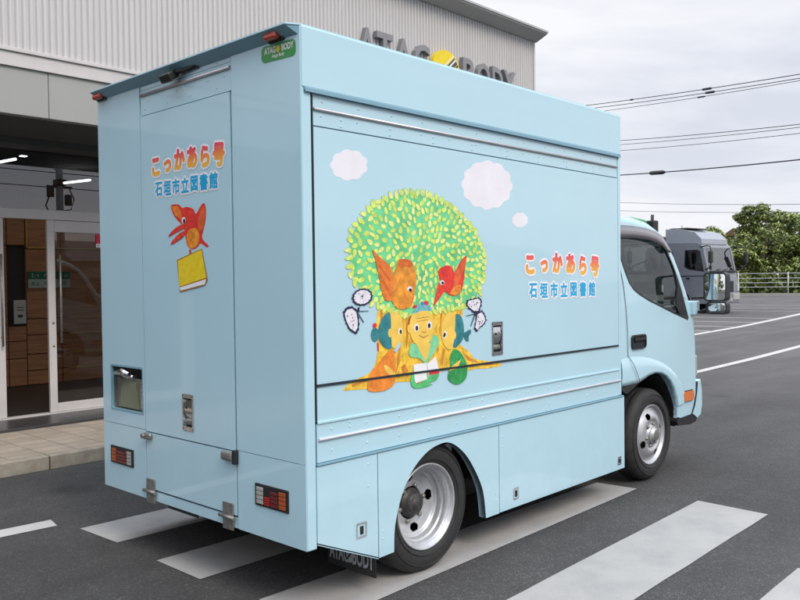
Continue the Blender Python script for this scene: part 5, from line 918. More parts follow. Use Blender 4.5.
for side, y0 in ((-1, yR), (1, yL)):
    f = (lambda a, b, d, y0=y0, side=side: (a, y0-side*(tum(b)+d) if side > 0 else y0+tum(b)+d, b))
    w = MB(); w.slab(side_out, [WIN], f, 0, .03)
    # flared wheel arch
    cr_ = [(3.10, .995), (3.212, 1.008), (3.34, 1.003), (3.45, .993), (3.556, .978), (3.68, .952), (3.79, .920), (3.911, .875), (4.02, .815), (4.12, .745), (4.20, .66), (4.25, .56)]
    ar_ = [(3.08, .800), (3.20, .800), (3.34, .800)]+ARF[10:1:-1]
    V = []; F = []; m_ = 7
    for (ax, az), (bx_, bz) in zip(cr_, ar_):
        for k in range(m_):
            t = k/(m_-1); d = -.001-.014*math.sin(min(1, t*1.6)*PI/2)*(1 if t < .999 else 1)
            if k == 0: d = .002
            V.append(f(ax+(bx_-ax)*t, az+(bz-az)*t, d))
    for i in range(len(cr_)-1):
        for k in range(m_-1): F.append((i*m_+k, i*m_+k+1, (i+1)*m_+k+1, (i+1)*m_+k))
    w.add(V, F, 0, True)
    lip = [V[i*m_+m_-1] for i in range(len(cr_))]; q_ = [(v[0], v[1]+(.06 if side < 0 else -.06), v[2]) for v in lip]; kk = len(lip)
    w.add(lip+q_, [(i, i+1, i+1+kk, i+kk) for i in range(kk-1)], 0, True)
    door = build(w, 'cab_side', [PAINT], T)
    g_ = MB(); g_.poly([(a, b) for a, b in WIN], lambda a, b: f(a, b, .010)); build(g_, 'side_window', [CABGLASS], door)
    # black rubber frame and front garnish
    cen = (3.72, 1.66); big = WIN; small = [(a+(cen[0]-a)*.045, b+(cen[1]-b)*.06) for a, b in WIN]
    g_ = MB(); g_.slab(big, [small], f, .001, .014)
    g_.slab([(4.06, 1.37), (4.15, 1.268), (4.275, 1.240), (4.292, 1.262), (4.225, 1.41), (4.165, 1.53), (4.105, 1.63), (4.06, 1.695), (4.075, 1.64), (4.11, 1.53)], [], f, .0005, .009)
    build(g_, 'window_frame', [BLACK], door)
    g_ = MB(); top = [(3.07, 2.005), (3.35, 2.008), (3.58, 1.998), (3.74, 1.98), (3.86, 1.945), (3.94, 1.885), (3.985, 1.83)]; bot = [(3.08, 1.905), (3.35, 1.912), (3.56, 1.905), (3.70, 1.888), (3.81, 1.860), (3.895, 1.812), (3.975, 1.81)]
    V = []; F = []
    for (a, b), (c2, d2) in zip(top, bot):
        V += [f(a, b, -.004), f((a+c2)/2, (b+d2)/2, -.022), f(c2, d2, -.028), f(c2, d2, -.024), f((a+c2)/2, (b+d2)/2, -.018)]
    for i in range(len(top)-1):
        for k in range(5): F.append((i*5+k, i*5+(k+1) % 5, (i+1)*5+(k+1) % 5, (i+1)*5+k))
    g_.add(V, F, 0, True); build(g_, 'smoked_visor', [mat('smoked_visor', (.14, .125, .14), rough=.18, coat=.6)], door)
    # shut line
    g_ = MB(); sl_ = [(3.088, 1.90), (3.098, 1.80), (3.135, 1.68), (3.175, 1.55), (3.198, 1.38), (3.205, 1.20), (3.207, 1.02), (3.25, .945), (3.31, .865), (3.345, .805)]
    for (a, b), (c2, d2) in zip(sl_, sl_[1:]):
        nx = Vector((d2-b, a-c2)).normalized()*.0035; dd = -.001 if b > 1.0 else -.027
        d_e = -.001 if d2 > 1.01 else -.028
        g_.add([f(a-nx.x, b-nx.y, dd if b <= 1.02 else -.001), f(a+nx.x, b+nx.y, dd if b <= 1.02 else -.001), f(c2+nx.x, d2+nx.y, d_e), f(c2-nx.x, d2-nx.y, d_e)], [(0, 1, 2, 3)])
    build(g_, 'door_seam', [GAP], door)
    hx0, hx1, hz0, hz1 = 3.262, 3.490, 1.062, 1.170
    g_ = MB(); ro = rect(hx0, hx1, hz0, hz1, .03, 5); g_.slab(ro, [rect(hx0+.012, hx1-.012, hz0+.012, hz1-.012, .024, 5)], f, -.012, .002); g_.slab(rect(hx0+.01, hx1-.01, hz0+.01, hz1-.01, .02, 5), [], f, -.001, .0005, 1)
    g_.slab(rect(hx0+.03, hx1-.02, hz1-.045, hz1-.018, .012, 4), [], f, -.016, -.004); build(g_, 'door_handle', [BLACK, GAP], door)
    g_ = MB(); g_.slab(rect(4.165, 4.350, .560, .640, .012, 4), [], f, -.018, .004, 0); g_.slab(rect(4.158, 4.357, .553, .647, .014, 4), [], f, -.006, .003, 1); build(g_, 'turn_signal', [mat('orange_signal', (.72, .17, .01), rough=.1, coat=.9, bump=.4, bscale=120), BLACK], door)
# back of cab
w = MB(); w.slab([(yR+.02, .8), (yL-.02, .8), (yL-.07, 2.08), (yR+.07, 2.08)], [rect(.55, 1.40, 1.35, 1.85, .05)], X3(3.062), 0, .03); build(w, 'cab_back', [PAINT], T)
w = MB(); w.box(3.10, 4.40, .10, Wd-.1, .88, .93); w.box(4.15, 4.38, .10, Wd-.1, .93, 1.27, 0, .05); build(w, 'dashboard', [INTER], T)
for y in (.22, .80, 1.28):
    w = MB(); w.box(3.22, 3.72, y, y+.48, .93, 1.12, 0, .05); M1 = Matrix.Translation((3.26, y+.24, 1.10)) @ Matrix.Rotation(R(-14), 4, 'Y'); w.box(-.06, .07, -.23, .23, 0, .56, 0, .05, M1); w.box(-.05, .05, -.12, .12, .60, .80, 0, .04, M1)
    w.tube([(3.12, y+.18, 1.63), (3.10, y+.18, 1.74)], .008, 6, 0); build(w, 'seat', [SEAT], T)
w = MB(); cs = Vector((3.93, .50, 1.32)); a_ = Matrix.Rotation(R(-52), 4, 'Y')
ring = [cs+(a_ @ Vector((.19*math.cos(2*PI*k/28), .19*math.sin(2*PI*k/28), 0))) for k in range(29)]; w.tube(ring, .014, 8, cap=False)
for t in (R(90), R(210), R(330)): w.tube([cs, cs+(a_ @ Vector((.19*math.cos(t), .19*math.sin(t), 0)))], .014, 6)
w.tube([cs, cs+Vector((.22, 0, -.22))], .03, 8); build(w, 'steering_wheel', [BLACK], T)
w = MB(); w.box(3.95, 3.98, .85, 1.10, 1.80, 1.87, 0, .01); w.tube([(3.97, .97, 1.87), (3.95, .97, 1.96)], .006, 6); build(w, 'interior_mirror', [BLACK], T)
w = MB(); w.tube([(3.12, .11, 1.92), (3.16, .12, 1.5), (3.2, .14, 1.1)], .02, 6); build(w, 'seat_belt', [INTER], T)
# bumper
w = MB(); bp = [(4.335, .438), (4.385, .50), (4.425, .60), (4.445, .705), (4.495, .72), (4.522, .62), (4.525, .50), (4.50, .42), (4.43, .392)]
w.slab(bp, [], S3(0), yR-.012, yL+.012, 0); build(w, 'bumper', [PAINT], T)
w = MB(); w.slab([(4.325, .436), (4.335, .436), (4.388, .498), (4.43, .60), (4.449, .705), (4.441, .706), (4.418, .60), (4.376, .503)], [], S3(0), yR-.010, yR+.03, 0); build(w, 'bumper_gap', [GAP], T)
w = MB(); w.slab([(4.03, .41), (4.05, .445), (4.12, .428), (4.335, .430), (4.40, .398), (4.44, .392), (4.40, .362), (4.30, .352), (4.06, .372)], [], S3(0), yR-.006, yL+.006, 0); build(w, 'lower_valance', [BLACK], T)
w = MB(); w.box(4.44, 4.50, .10, .42, .78, .98, 0, .02); w.box(4.44, 4.50, Wd-.42, Wd-.10, .78, .98, 0, .02); w.box(4.44, 4.478, .5, Wd-.5, .80, .96, 1, .01); w.box(4.425, 4.482, .052, .105, .745, .93, 0, .012); build(w, 'headlamp', [CLEARL, BLACK], T)
w = MB(); w.slab([(3.14, .74), (3.06, .78), (3.06, .798), (3.34, .798), (3.26, .77), (3.17, .74)], [], S3(0), .03, .18); arc2 = [(3.61+.46*math.cos(R(a)), .362+.465*math.sin(R(a))) for a in range(0, 185, 8)]
V = [(a, .07, b) for a, b in arc2]+[(a, .42, b) for a, b in arc2]; k = len(arc2); w.add(V, [(i, i+1, i+1+k, i+k) for i in range(k-1)], 0, True); w.box(3.1, 4.2, .41, .43, .36, .85)
build(w, 'front_wheel_well', [CHASSIS], T); w = MB(); V = [(a, Wd-.07, b) for a, b in arc2]+[(a, Wd-.42, b) for a, b in arc2]; w.add(V, [(i, i+1, i+1+k, i+k) for i in range(k-1)], 0, True); build(w, 'front_wheel_well', [CHASSIS], T)
# door mirror on its bracket
for s_, y0 in ((-1, 0.0), (1, Wd)):
    def my(v): return v if s_ < 0 else Wd-v
    w = MB(); w.box(4.33, 4.45, my(.015), my(.115), 1.283, 1.405, 0, .012); br_ = build(w, 'mirror_bracket', [PAINT], T)
    w = MB(); w.tube([(4.40, my(.07), 1.425), (4.42, my(-.02), 1.432), (4.44, my(-.10), 1.44)], .012, 8); w.tube([(4.40, my(.03), 1.30), (4.43, my(-.08), 1.34)], .011, 8); w.tube([(4.43, my(-.075), 1.31), (4.44, my(-.09), 1.62)], .012, 8); build(w, 'mirror_arm', [BLACK], br_)
    w = MB(); a0, a1 = sorted((my(-.046), my(-.240)))
    w.slab(rect(a0, a1, 1.402, 1.645, .035, 6), [rect(a0+.010, a1-.010, 1.413, 1.634, .028, 6)], X3(4.374), 0, .046); w.slab(rect(a0, a1, 1.402, 1.645, .035, 6), [], X3(4.418), 0, .04)
    a0b, a1b = sorted((my(-.066), my(-.242))); w.slab(rect(a0b, a1b, 1.292, 1.398, .03, 6), [rect(a0b+.009, a1b-.009, 1.302, 1.389, .024, 6)], X3(4.374), 0, .046); w.slab(rect(a0b, a1b, 1.292, 1.398, .03, 6), [], X3(4.418), 0, .035)
    mh = build(w, 'door_mirror', [BLACK], T)
    g_ = MB(); 
    def yawm(a0_, a1_, ang, tilt_, z0_, z1_, r__, bulge):
        V = []; F = []; n_ = 8
        for i in range(n_+1):
            for j in range(n_+1):
                u = i/n_*2-1; v = j/n_*2-1; fx = 4.394+(u*math.tan(ang)*(a1_-a0_)/2)+v*math.tan(tilt_)*(z1_-z0_)/2+bulge*(u*u+v*v)
                V.append((fx, (a0_+a1_)/2+u*(a1_-a0_)/2, (z0_+z1_)/2+v*(z1_-z0_)/2))
        for i in range(n_):
            for j in range(n_): F.append((i*(n_+1)+j, (i+1)*(n_+1)+j, (i+1)*(n_+1)+j+1, i*(n_+1)+j+1))
        g_.add(V, F, 0, True)
    yawm(a0+.008, a1-.008, R(9)*s_, R(1), 1.411, 1.636, 0, .003); yawm(a0b+.007, a1b-.007, R(7)*s_, R(-7), 1.30, 1.391, 0, .006)
    build(g_, 'mirror_glass', [MIRROR], mh)
# ------------------------------------------------------------------ parked trucks in the yard
def lorry(name, label, paint, loc, heading, load):
    t_ = empty(name, (0, 0, 0)); tag(t_, label, 'truck')
    P2 = mat(name+'_paint', paint, rough=.3, coat=.6, var=.06); DG = MAT.get('lorry_glass') or glass('lorry_glass', (.30, .34, .34), ior=1.5, base=.05)
    # local: x forward, front at x=0, y centre 0, width 2.5
    outl = [(0, .45), (.02, 1.0), (0, 1.55), (-.06, 1.9), (-.28, 2.95), (-.36, 3.08), (-.55, 3.16), (-2.25, 3.22), (-2.25, .85), (-1.95, .80)]+[(-1.45+.56*math.cos(R(a)), .52+.56*math.sin(R(a))) for a in range(150, -5, -15)]+[(-.85, .45)]
    win = [(-.95, 1.98), (-.22, 1.88), (-.40, 2.78), (-.52, 2.86), (-1.15, 2.86), (-1.18, 2.1)]; sleeper = rect(-1.95, -1.45, 2.15, 2.75, .06)
    for s in (-1, 1):
        w = MB(); w.slab(outl, [win], S3(0), s*1.25, s*1.20); b_ = build(w, 'cab_side', [P2], t_)
        w = MB(); w.poly(win, S3(s*1.235)); build(w, 'side_window', [DG], b_)
        w = MB(); w.slab(win, [[(a+(-.7-a)*.08, b+(2.4-b)*.08) for a, b in win]], S3(0), s*1.256, s*1.23); w.box(-1.10, -.92, s*1.25, s*1.275, 1.55, 1.62, 0, .01); w.box(-2.0, -.1, s*1.25, s*1.262, 1.68, 1.71); build(w, 'trim', [BLACK], b_)
    w = MB(); fr = [(0, .45), (.02, 1.0), (0, 1.55), (-.06, 1.9)]; ft = [(-.28, 2.95), (-.36, 3.08), (-.55, 3.16), (-2.25, 3.22), (-2.25, .85)]
    for seq in (fr, ft):
        for (a, b), (c2, d2) in zip(seq, seq[1:]): w.box(0, 1, 0, 1, 0, 1) if False else w.add([(a, -1.2, b), (a, 1.2, b), (c2, 1.2, d2), (c2, -1.2, d2)], [(0, 1, 2, 3)])
    w.box(-.34, -.16, -1.22, -1.10, 1.9, 2.95) if False else w.add([(-.05, -1.22, 1.9), (-.05, -1.10, 1.9), (-.275, -1.10, 2.96), (-.275, -1.22, 2.96)], [(0, 1, 2, 3)]); w.add([(-.05, 1.22, 1.9), (-.05, 1.10, 1.9), (-.275, 1.10, 2.96), (-.275, 1.22, 2.96)], [(0, 1, 2, 3)])
    build(w, 'cab_front', [P2], t_)
    w = MB(); w.add([(-.065, -1.12, 1.89), (-.065, 1.12, 1.89), (-.285, 1.12, 2.97), (-.285, -1.12, 2.97)], [(0, 1, 2, 3)]); build(w, 'windshield', [MAT.get('lorry_windshield') or glass('lorry_windshield', (.42, .48, .46), ior=1.5, base=.22)], t_)
    w = MB(); w.box(-.02, .04, -1.15, 1.15, 1.83, 1.92, 0, .02)
    for y in (-.6, 0, .55): w.tube([(.02, y, 1.9), (-.03, y+.45, 2.0)], .02, 6)
    w.box(.0, .05, -.85, .85, .95, 1.45, 0, .02)
    for k in range(4): w.box(.045, .065, -.83, .83, 1.02+.11*k, 1.05+.11*k)
    build(w, 'grille', [BLACK], t_)
    w = MB(); w.slab([(-2.2, 3.15), (-2.2, 3.86), (-1.5, 3.84), (-.75, 3.66), (-.42, 3.35), (-.40, 3.12)], [], S3(0), -1.12, 1.12); build(w, 'roof_deflector', [mat(name+'_deflector', tuple(c*1.5 for c in paint), rough=.3, coat=.5, var=.05)], t_)
    w = MB(); w.box(-.45, .14, -1.24, 1.24, .45, .92, 0, .05); build(w, 'bumper', [P2], t_)
    for s in (-1, 1):
        w = MB(); w.box(.10, .175, s*.62, s*1.18, .58, .86, 0, .03); w.box(.12, .16, s*.35, s*.55, .52, .66, 0, .02); build(w, 'headlamp', [CLEARL], t_)
        w = MB(); w.box(-.02, .10, s*1.20, s*1.262, .98, 1.30, 0, .02); build(w, 'corner_panel', [WHITEP], t_)
        w = MB(); w.tube([(-.45, s*1.22, 2.98), (-.05, s*1.32, 3.02), (.22, s*1.52, 2.98), (.30, s*1.56, 2.75), (.28, s*1.56, 2.2), (.05, s*1.42, 2.0), (-.15, s*1.25, 1.98)], .028, 8); b_ = build(w, 'mirror_arm', [BLACK], t_)
        w = MB(); w.box(.20, .34, s*1.44, s*1.68, 2.25, 2.78, 0, .05); w.box(.10, .20, s*1.30, s*1.42, 1.95, 2.15, 0, .03); build(w, 'mirror_head', [BLACK], b_)
        for x in (-1.45, -6.4, -7.7):
            w = MB(); w.lathe([(.30, .0), (.42, -.02), (.49, .02), (.51, .08), (.51, .22), (.45, .28), (.3, .28)] if s < 0 else [(.30, 0), (.42, .02), (.49, -.02), (.51, -.08), (.51, -.22), (.45, -.28), (.3, -.28)], (x, s*1.20, .51), 'y', 32); w2 = build(w, 'wheel', [RUBBER], t_)
            w = MB(); w.lathe([(.30, s*.0), (.27, -s*.04), (.16, -s*.06), (.12, s*.02), (0, s*.02)], (x, s*1.20, .51), 'y', 32); build(w, 'rim', [RIM], w2)
    w = MB(); w.box(-.9, -.25, -1.05, -.55, 1.0, 2.35, 0, .1); w.box(-.9, -.25, .4, .95, 1.0, 2.35, 0, .1); w.box(-.35, -.12, -1.1, 1.1, 1.5, 1.88, 0, .05)
    st_ = [Vector((-.55, .62, 1.95))+Vector((.12*math.cos(a*PI/8), .22*math.sin(a*PI/8), .18*math.cos(a*PI/8))) for a in range(17)]; w.tube(st_, .02, 6); build(w, 'cab_interior', [INTER], t_)
    w = MB(); w.box(-9.2, -.6, -.45, .45, .60, .88); w.box(-4.4, -3.2, -1.2, -.6, .45, 1.0, 0, .05); build(w, 'chassis', [CHASSIS], t_)
    load(t_, P2)
    t_.rotation_euler = (0, 0, heading); t_.location = loc; return t_
def grey_load(t_, P2):
    w = MB(); w.box(-9.3, -2.45, -1.24, 1.24, 1.0, 3.55, 0, .03)
    for k in range(14): w.box(-9.1+k*.49, -9.04+k*.49, -1.262, 1.262, 1.05, 3.5)
    build(w, 'cargo_box', [mat('grey_cargo', (.22, .23, .26), rough=.5)], t_)
    w = MB(); w.tube([(-1.5, -.9, 3.85), (-1.5, -.9, 4.02)], .02, 6); w.tube([(-.9, -.95, 3.70), (-1.9, -.95, 3.90)], .02, 6); w.box(-2.1, -1.2, -.95, .95, 3.87, 3.90); build(w, 'roof_rail', [STEEL], t_)
def green_load(t_, P2):
    w = MB(); tmp = MB().lathe([(0, -2.1), (.42, -2.0), (.55, -1.4), (.55, -.5), (.40, .1), (0, .2)], (0, 0, 0), 'x', 20, 0, True); M1 = Matrix.Translation((0, -.3, 3.76)); w.add([M1 @ Vector(v) for v in tmp.v], tmp.f, 0, True)
    w.box(-8.8, -2.45, -1.2, 1.2, 1.0, 3.0, 0, .05); build(w, 'round_tank', [mat('green_tank', (.01, .22, .07), rough=.35, coat=.5)], t_)
    w = MB(); w.tube([(-1.9, -.9, 3.3), (-2.0, -.9, 4.0), (-2.15, -.9, 4.45)], .06, 6); w.tube([(.0, .6, 3.2), (0, .55, 4.0), (.05, .5, 4.4)], .07, 6); w.box(-.2, .2, .35, .75, 3.3, 4.15, 0, .05); build(w, 'stake', [BLACK], t_)
lorry('grey_lorry', 'large dark grey cab over lorry parked facing the road beyond the blue truck', (.20, .215, .25), (34.35, 11.60, 0), R(-97), grey_load)
lorry('green_tank_lorry', 'dark lorry with a round green load almost hidden behind the blue truck cab', (.045, .06, .055), (30.8, 13.6, 0), R(-97), green_load)

# ------------------------------------------------------------------ fence beyond the yard
GALV = mat('white_rail_paint', (.47, .47, .47), rough=.5, var=.12)
pA, pB = Vector((64.0, 36.0, 0)), Vector((84.0, -12.0, 0)); d_ = (pB-pA); Lf = d_.length; d_.normalize()
fn = empty('rail_fence', pA); tag(fn, 'long white pipe rail fence on a low kerb before the trees', 'fence')
w = MB()
for z in (.75, 1.12, 1.50, 1.92): w.tube([pA+Vector((0, 0, z)), pB+Vector((0, 0, z))], .034, 6)
build(w, 'rails', [GALV], fn)
k = 0; s0 = 1.35
while s0 < Lf:
    w = MB(); p = pA+d_*s0; w.tube([p+Vector((0, 0, .1)), p+Vector((0, 0, 2.02))], .055, 8); build(w, 'post', [GALV], fn); s0 += 2.0*1.95
n_ = Vector((d_.y, -d_.x, 0))
w = MB(); a = pA; b = pB; q_ = n_*-.25
w.add([a-q_, b-q_, b+q_, a+q_, a-q_+Vector((0, 0, .22)), b-q_+Vector((0, 0, .22)), b+q_+Vector((0, 0, .22)), a+q_+Vector((0, 0, .22))], [(0, 1, 2, 3), (4, 5, 6, 7), (0, 1, 5, 4), (2, 3, 7, 6), (1, 2, 6, 5), (0, 3, 7, 4)])
build(w, 'kerb_base', [mat('fence_kerb', (.30, .29, .27), rough=.9, var=.15)], fn)

# ------------------------------------------------------------------ trees
BARK = mat('bark', (.09, .07, .05), rough=.9, var=.3, vscale=12)
def leafmat(name, c):
    m = mat(name, c, rough=.55, var=.35, vscale=1.2); b = m.node_tree.nodes['Principled BSDF']; return m
LF = [leafmat('foliage_dark', (.070, .100, .032)), leafmat('foliage_mid', (.17, .22, .05)), leafmat('foliage_light', (.30, .345, .085))]
def tree(loc, h, rad, seed, label, nleaf=5200, size=.17, low=.05):
    rnd = random.Random(seed); t_ = empty('broadleaf_tree', loc); tag(t_, label, 'tree', 'trees beyond the rail fence'); L0 = Vector(loc)
    w = MB(); w.tube([L0, L0+Vector((.1, .05, h*.3)), L0+Vector((-.1, .1, h*.62)), L0+Vector((0, 0, h*.85))], [.22, .17, .11, .03], 8)
    clumps = []
    for k in range(70):
        a = rnd.uniform(0, 2*PI); u = rnd.uniform(low, 1)**.8; rr = rad*math.sqrt(max(0, 1-((u-.42)/.62)**2))*rnd.uniform(.45, 1.02)
        clumps.append((L0+Vector((rr*math.cos(a), rr*math.sin(a), h*u*.93)), rnd.uniform(.15, .28)*rad*(1.1-.4*u)))
    for c, r in clumps[:16]:
        m0 = L0+Vector((0, 0, min(h*.6, max(h*.2, (c-L0).z*.6)))); w.tube([m0, (m0+c)/2+Vector((0, 0, -.1)), c], [.08, .05, .02], 5)
    tr_ = build(w, 'trunk', [BARK], t_)
    w = MB()
    for i in range(nleaf):
        c, r = clumps[rnd.randrange(len(clumps))]; d = Vector((rnd.gauss(0, 1), rnd.gauss(0, 1), rnd.gauss(0, 1))).normalized(); p = c+Vector((d.x*r, d.y*r, d.z*r*.75))*rnd.uniform(.55, 1.15)
        if p.z < L0.z+.1: continue
        nrm = (d*.7+Vector((rnd.gauss(0, .5), rnd.gauss(0, .5), rnd.gauss(.5, .5)))).normalized(); a = nrm.cross(Vector((rnd.gauss(0, 1), rnd.gauss(0, 1), rnd.gauss(0, 1)))).normalized(); b = nrm.cross(a); s = size*rnd.uniform(.6, 1.3)
        w.add([p-a*s, p+b*s*.55, p+a*s, p-b*s*.55], [(0, 1, 2, 3)], rnd.choices((0, 1, 2), (3, 4, 2.6))[0])
    build(w, 'crown', LF, t_, fixn=False); return t_
tree((79.0, 25.0, 0), 8.9, 4.2, 1, 'broad leafy tree beyond the fence just right of the grey lorry', 15000)
tree((84.5, 20.2, 0), 9.0, 4.6, 2, 'tallest dark green tree beyond the fence at the right edge', 15000)
tree((74.5, 29.5, 0), 6.6, 3.2, 3, 'smaller tree beyond the fence half hidden behind the grey lorry', 8000)
tree((78.5, 21.6, 0), 5.6, 2.7, 4, 'low bushy tree directly behind the white rail fence', 8000, low=.02)
tree((75.2, 26.4, 0), 5.0, 2.6, 5, 'low dark shrub tree behind the fence beside the lorry front', 8000, low=.02)
tree((79.5, 16.0, 0), 6.4, 3.4, 6, 'spreading tree behind the fence past the right edge', 8000, low=.02)
tree((93.0, 30.0, 0), 8.0, 4.6, 41, 'rear tree filling the gap behind the trees past the lorry', 8000, .24, .02)
tree((95.0, 24.0, 0), 8.2, 4.8, 42, 'rear tree deep behind the fence near the right edge', 8000, .24, .02)
w = MB(); rnd = random.Random(8)
for i in range(22000):
    t = rnd.uniform(-.05, 1.05); p = pA+d_*(Lf*t)+n_*rnd.uniform(-5.5, -1.6) if (pA-Vector((-2.4, -2.9, 0))).dot(n_) < 0 else pA+d_*(Lf*t)+n_*rnd.uniform(1.6, 5.5)
    hh = 2.0+.8*math.sin(t*37)+.5*math.sin(t*91); p = p+Vector((0, 0, rnd.uniform(.0, hh)))
    nrm = Vector((rnd.gauss(0, 1), rnd.gauss(0, 1), rnd.gauss(.4, 1))).normalized(); a = nrm.cross(Vector((rnd.gauss(0, 1), rnd.gauss(0, 1), rnd.gauss(0, 1)))).normalized(); b = nrm.cross(a); s = .28*rnd.uniform(.6, 1.3)
    w.add([p-a*s, p+b*s*.6, p+a*s, p-b*s*.6], [(0, 1, 2, 3)], rnd.choices((0, 1, 2), (5, 3, 1))[0])
o = build(w, 'undergrowth', LF, fixn=False); tag(o, 'dense dark undergrowth behind the white rail fence', 'undergrowth', kind='stuff')
w = MB(); w.box(96, 104, 33.2, 35.6, 0, 6.6); hb = empty('distant_house', (100, 34, 0)); tag(hb, 'far small tan house roof between the lorry and the trees', 'house')
build(w, 'wall', [mat('tan_wall', (.30, .26, .20), rough=.8)], hb)
w = MB(); w.slab([(33.0, 6.6), (35.9, 6.6), (34.5, 7.5)], [], lambda a, b, d: (d, a, b), 95.5, 104.5); build(w, 'roof', [mat('brown_roof', (.16, .10, .05), rough=.8)], hb)
for o_ in [hb]: pass

# ------------------------------------------------------------------ poles and wires
WIRE = mat('black_wire', (.025, .025, .03), rough=.6); CONC = mat('pole_concrete', (.25, .25, .245), rough=.85, var=.1); INS = mat('insulator', (.5, .5, .52), rough=.3)
def pole(loc, h, label, detail=0):
    t_ = empty('utility_pole', loc); tag(t_, label, 'utility pole', 'utility poles carrying the overhead wires'); x, y, _ = loc
    w = MB(); w.tube([(x, y, 0), (x, y, h)], [.17, .11], 14); build(w, 'pole', [CONC], t_)
    for z in (h-.4, h-1.3, h-3.0):
        w = MB(); w.box(x-.9, x+.9, y-.05, y+.05, z-.05, z+.05); w.tube([(x-.6, y, z), (x, y-.02, z-.5)], .02, 5); cr_ = build(w, 'cross_arm', [STEEL], t_)
        w = MB()
        for dx in (-.8, -.35, .35, .8): w.lathe([(.02, .05), (.05, .08), (.03, .12), (.055, .16), (.02, .22)], (x+dx, y, z), 'z', 10)
        build(w, 'insulators', [INS], cr_)
    if detail:
        w = MB()
        for dx, z in ((-.36, 5.05), (.34, 4.75)): w.lathe([(0, 0), (.13, 0), (.14, .03), (.14, .38), (.12, .42), (0, .44)], (x+dx, y, z), 'z', 20)
        w.box(x-.18, x+.2, y-.22, y+.22, 5.5, 5.75, 0, .04); w.box(x-.5, x+.5, y-.03, y+.03, 5.44, 5.50); w.tube([(x-.4, y, 5.1), (x-.55, y, 4.7), (x-.35, y, 4.3), (x, y, 4.4)], .03, 6); w.tube([(x+.4, y, 5.4), (x+.58, y, 5.0), (x+.45, y, 4.6), (x, y, 4.5)], .025, 6)
        build(w, 'transformer', [CHASSIS], t_)
    return t_
pole((42.0, 23.8, 0), 12.2, 'concrete utility pole hidden behind the blue truck box'); pole((26.5, -6.4, 0), 12.5, 'concrete utility pole standing right of the yard outside the view')
WR = [((39.4, 20.9, 11.46), (34.01, 8.24, 10.11), .020, 'topmost thin overhead wire of the upper bundle in the sky'), ((39.4, 20.8, 11.25), (34.01, 8.23, 9.94), .018, 'second overhead wire of the upper bundle'),
      ((39.6, 20.6, 11.05), (34.0, 8.23, 9.84), .014, 'third and faintest overhead wire of the upper bundle'), ((39.82, 19.56, 9.28), (33.96, 8.22, 8.02), .017, 'upper wire of the middle trio in the sky'),
      ((39.81, 19.56, 9.05), (33.95, 8.22, 7.89), .014, 'centre wire of the middle trio in the sky'), ((39.8, 19.56, 8.71), (33.95, 8.22, 7.64), .014, 'lowest wire of the middle trio in the sky'),
      ((39.77, 19.55, 7.33), (33.92, 8.21, 6.54), .030, 'thick black overhead cable with a splice box'), ((39.73, 19.54, 5.78), (33.87, 8.2, 4.68), .010, 'thin low wire above the truck cab'), ((39.72, 19.53, 5.32), (33.87, 8.2, 4.35), .010, 'lowest thin wire just above the parked lorry')]
for A_, B_, r, lab in WR:
    A_, B_ = Vector(A_), Vector(B_); P0 = A_+(A_-B_)*.36; P1 = B_+(B_-A_)*1.28; pts = []
    for i in range(41):
        t = i/40; p = P0.lerp(P1, t); s = -.35*(4*t*(1-t))+.30; pts.append(p+Vector((0, 0, s)))
    w = MB(); w.tube(pts, r, 5); me = build(w, 'overhead_wire', [WIRE], origin=tuple(P0)); tag(me, lab, 'wire', 'overhead wires in the sky')
def on(i, t, dz=0):
    A_, B_ = Vector(WR[i][0]), Vector(WR[i][1]); P0 = A_+(A_-B_)*.36; P1 = B_+(B_-A_)*1.28; tt = (.36+t)/(2.64); return A_.lerp(B_, t)+Vector((0, 0, -.35*(4*tt*(1-tt))+.30+dz))
def splice(i, t, ln, r, lab):
    a, b = on(i, t), on(i, t+ln); w = MB(); w.tube([a, a.lerp(b, .12), a.lerp(b, .88), b], [r*.5, r, r, r*.5], 8); tag(build(w, 'cable_splice', [BLACK], origin=tuple(a)), lab, 'cable splice')
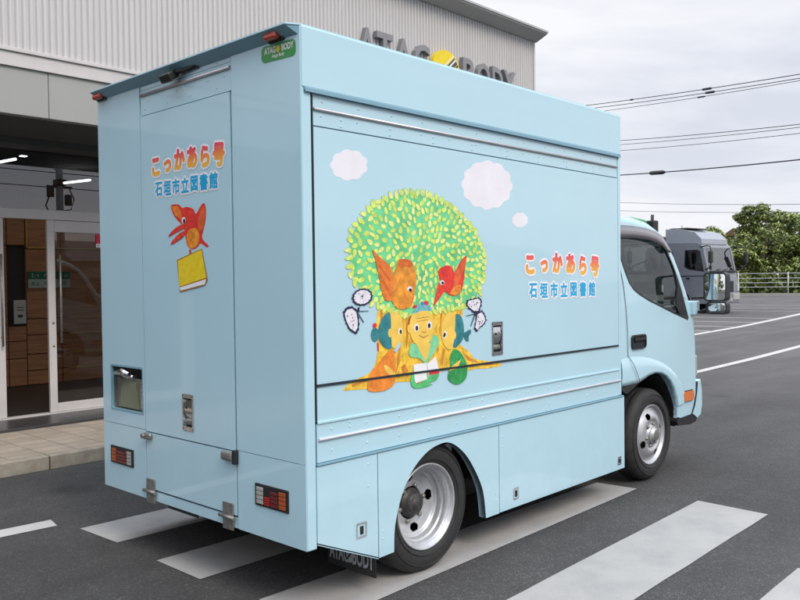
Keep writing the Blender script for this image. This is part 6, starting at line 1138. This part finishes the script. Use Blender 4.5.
splice(6, .21, .10, .11, 'black splice box hanging on the thick lower cable'); splice(0, .60, .045, .06, 'dark clamp on the topmost wire right of centre'); splice(1, .61, .045, .06, 'dark clamp on the second wire right of centre'); splice(0, .22, .02, .045, 'small clamp on the topmost wire near the truck box'); splice(2, .56, .04, .04, 'small clamp on the faintest upper wire')
pole((11.75, -16, 0), 9.5, 'concrete utility pole with transformers mirrored in the transom glass', 1)
for z, dz in ((9.1, 0), (8.2, .1), (5.3, .12), (6.1, -.1)):
    pts = [(-30+80*i/30, -16+.1*dz, z+.5*((i/30*80-41.75)/41)**2+dz) for i in range(31)]
    w = MB(); w.tube(pts, .018, 5); tag(build(w, 'overhead_wire', [WIRE], origin=pts[0]), 'wire of the roadside pole mirrored in the transom glass', 'wire', 'roadside wires behind the viewer')
# roofs across the road behind the viewer, mirrored faintly in glass and paint
rnd = random.Random(21)
for i in range(9):
    x = -34+i*13; h = rnd.uniform(3.2, 5.2); y0 = -46-rnd.uniform(0, 6)
    hb = empty('roadside_house', (x, y0, 0)); tag(hb, 'low house across the road behind the viewer', 'house', 'houses across the road'); c = rnd.choice(((.35, .33, .30), (.42, .41, .40), (.25, .24, .25)))
    w = MB(); w.box(x-4.5, x+4.5, y0-4, y0+4, 0, h); build(w, 'wall', [mat('house_wall_%d' % (c[0]*100), c, rough=.8)], hb)
    w = MB(); w.slab([(y0-4.6, h), (y0+4.6, h), (y0, h+1.8)], [], lambda a, b, d: (d, a, b), x-4.9, x+4.9); build(w, 'roof', [mat('slate_roof', (.08, .08, .09), rough=.6)], hb)
    w = MB()
    for dx in (-2.6, 0, 2.4): w.box(x+dx-.7, x+dx+.7, y0+3.99, y0+4.03, 1.0, 2.2)
    build(w, 'window', [mat('dark_window', (.03, .035, .04), rough=.1)], hb)

for k, (x, y, h, r_, sd_) in enumerate(((-46, 3, 8.5, 4.4, 31), (-52, -9, 9.5, 5, 32), (-48, -20, 8, 4.2, 33))): tree((x, y, 0), h, r_, sd_, ('tree behind the viewer mirrored in the door mirror, left one', 'tree behind the viewer mirrored in the door mirror, middle one', 'tree behind the viewer mirrored in the door mirror, right one')[k], 5000, .3)
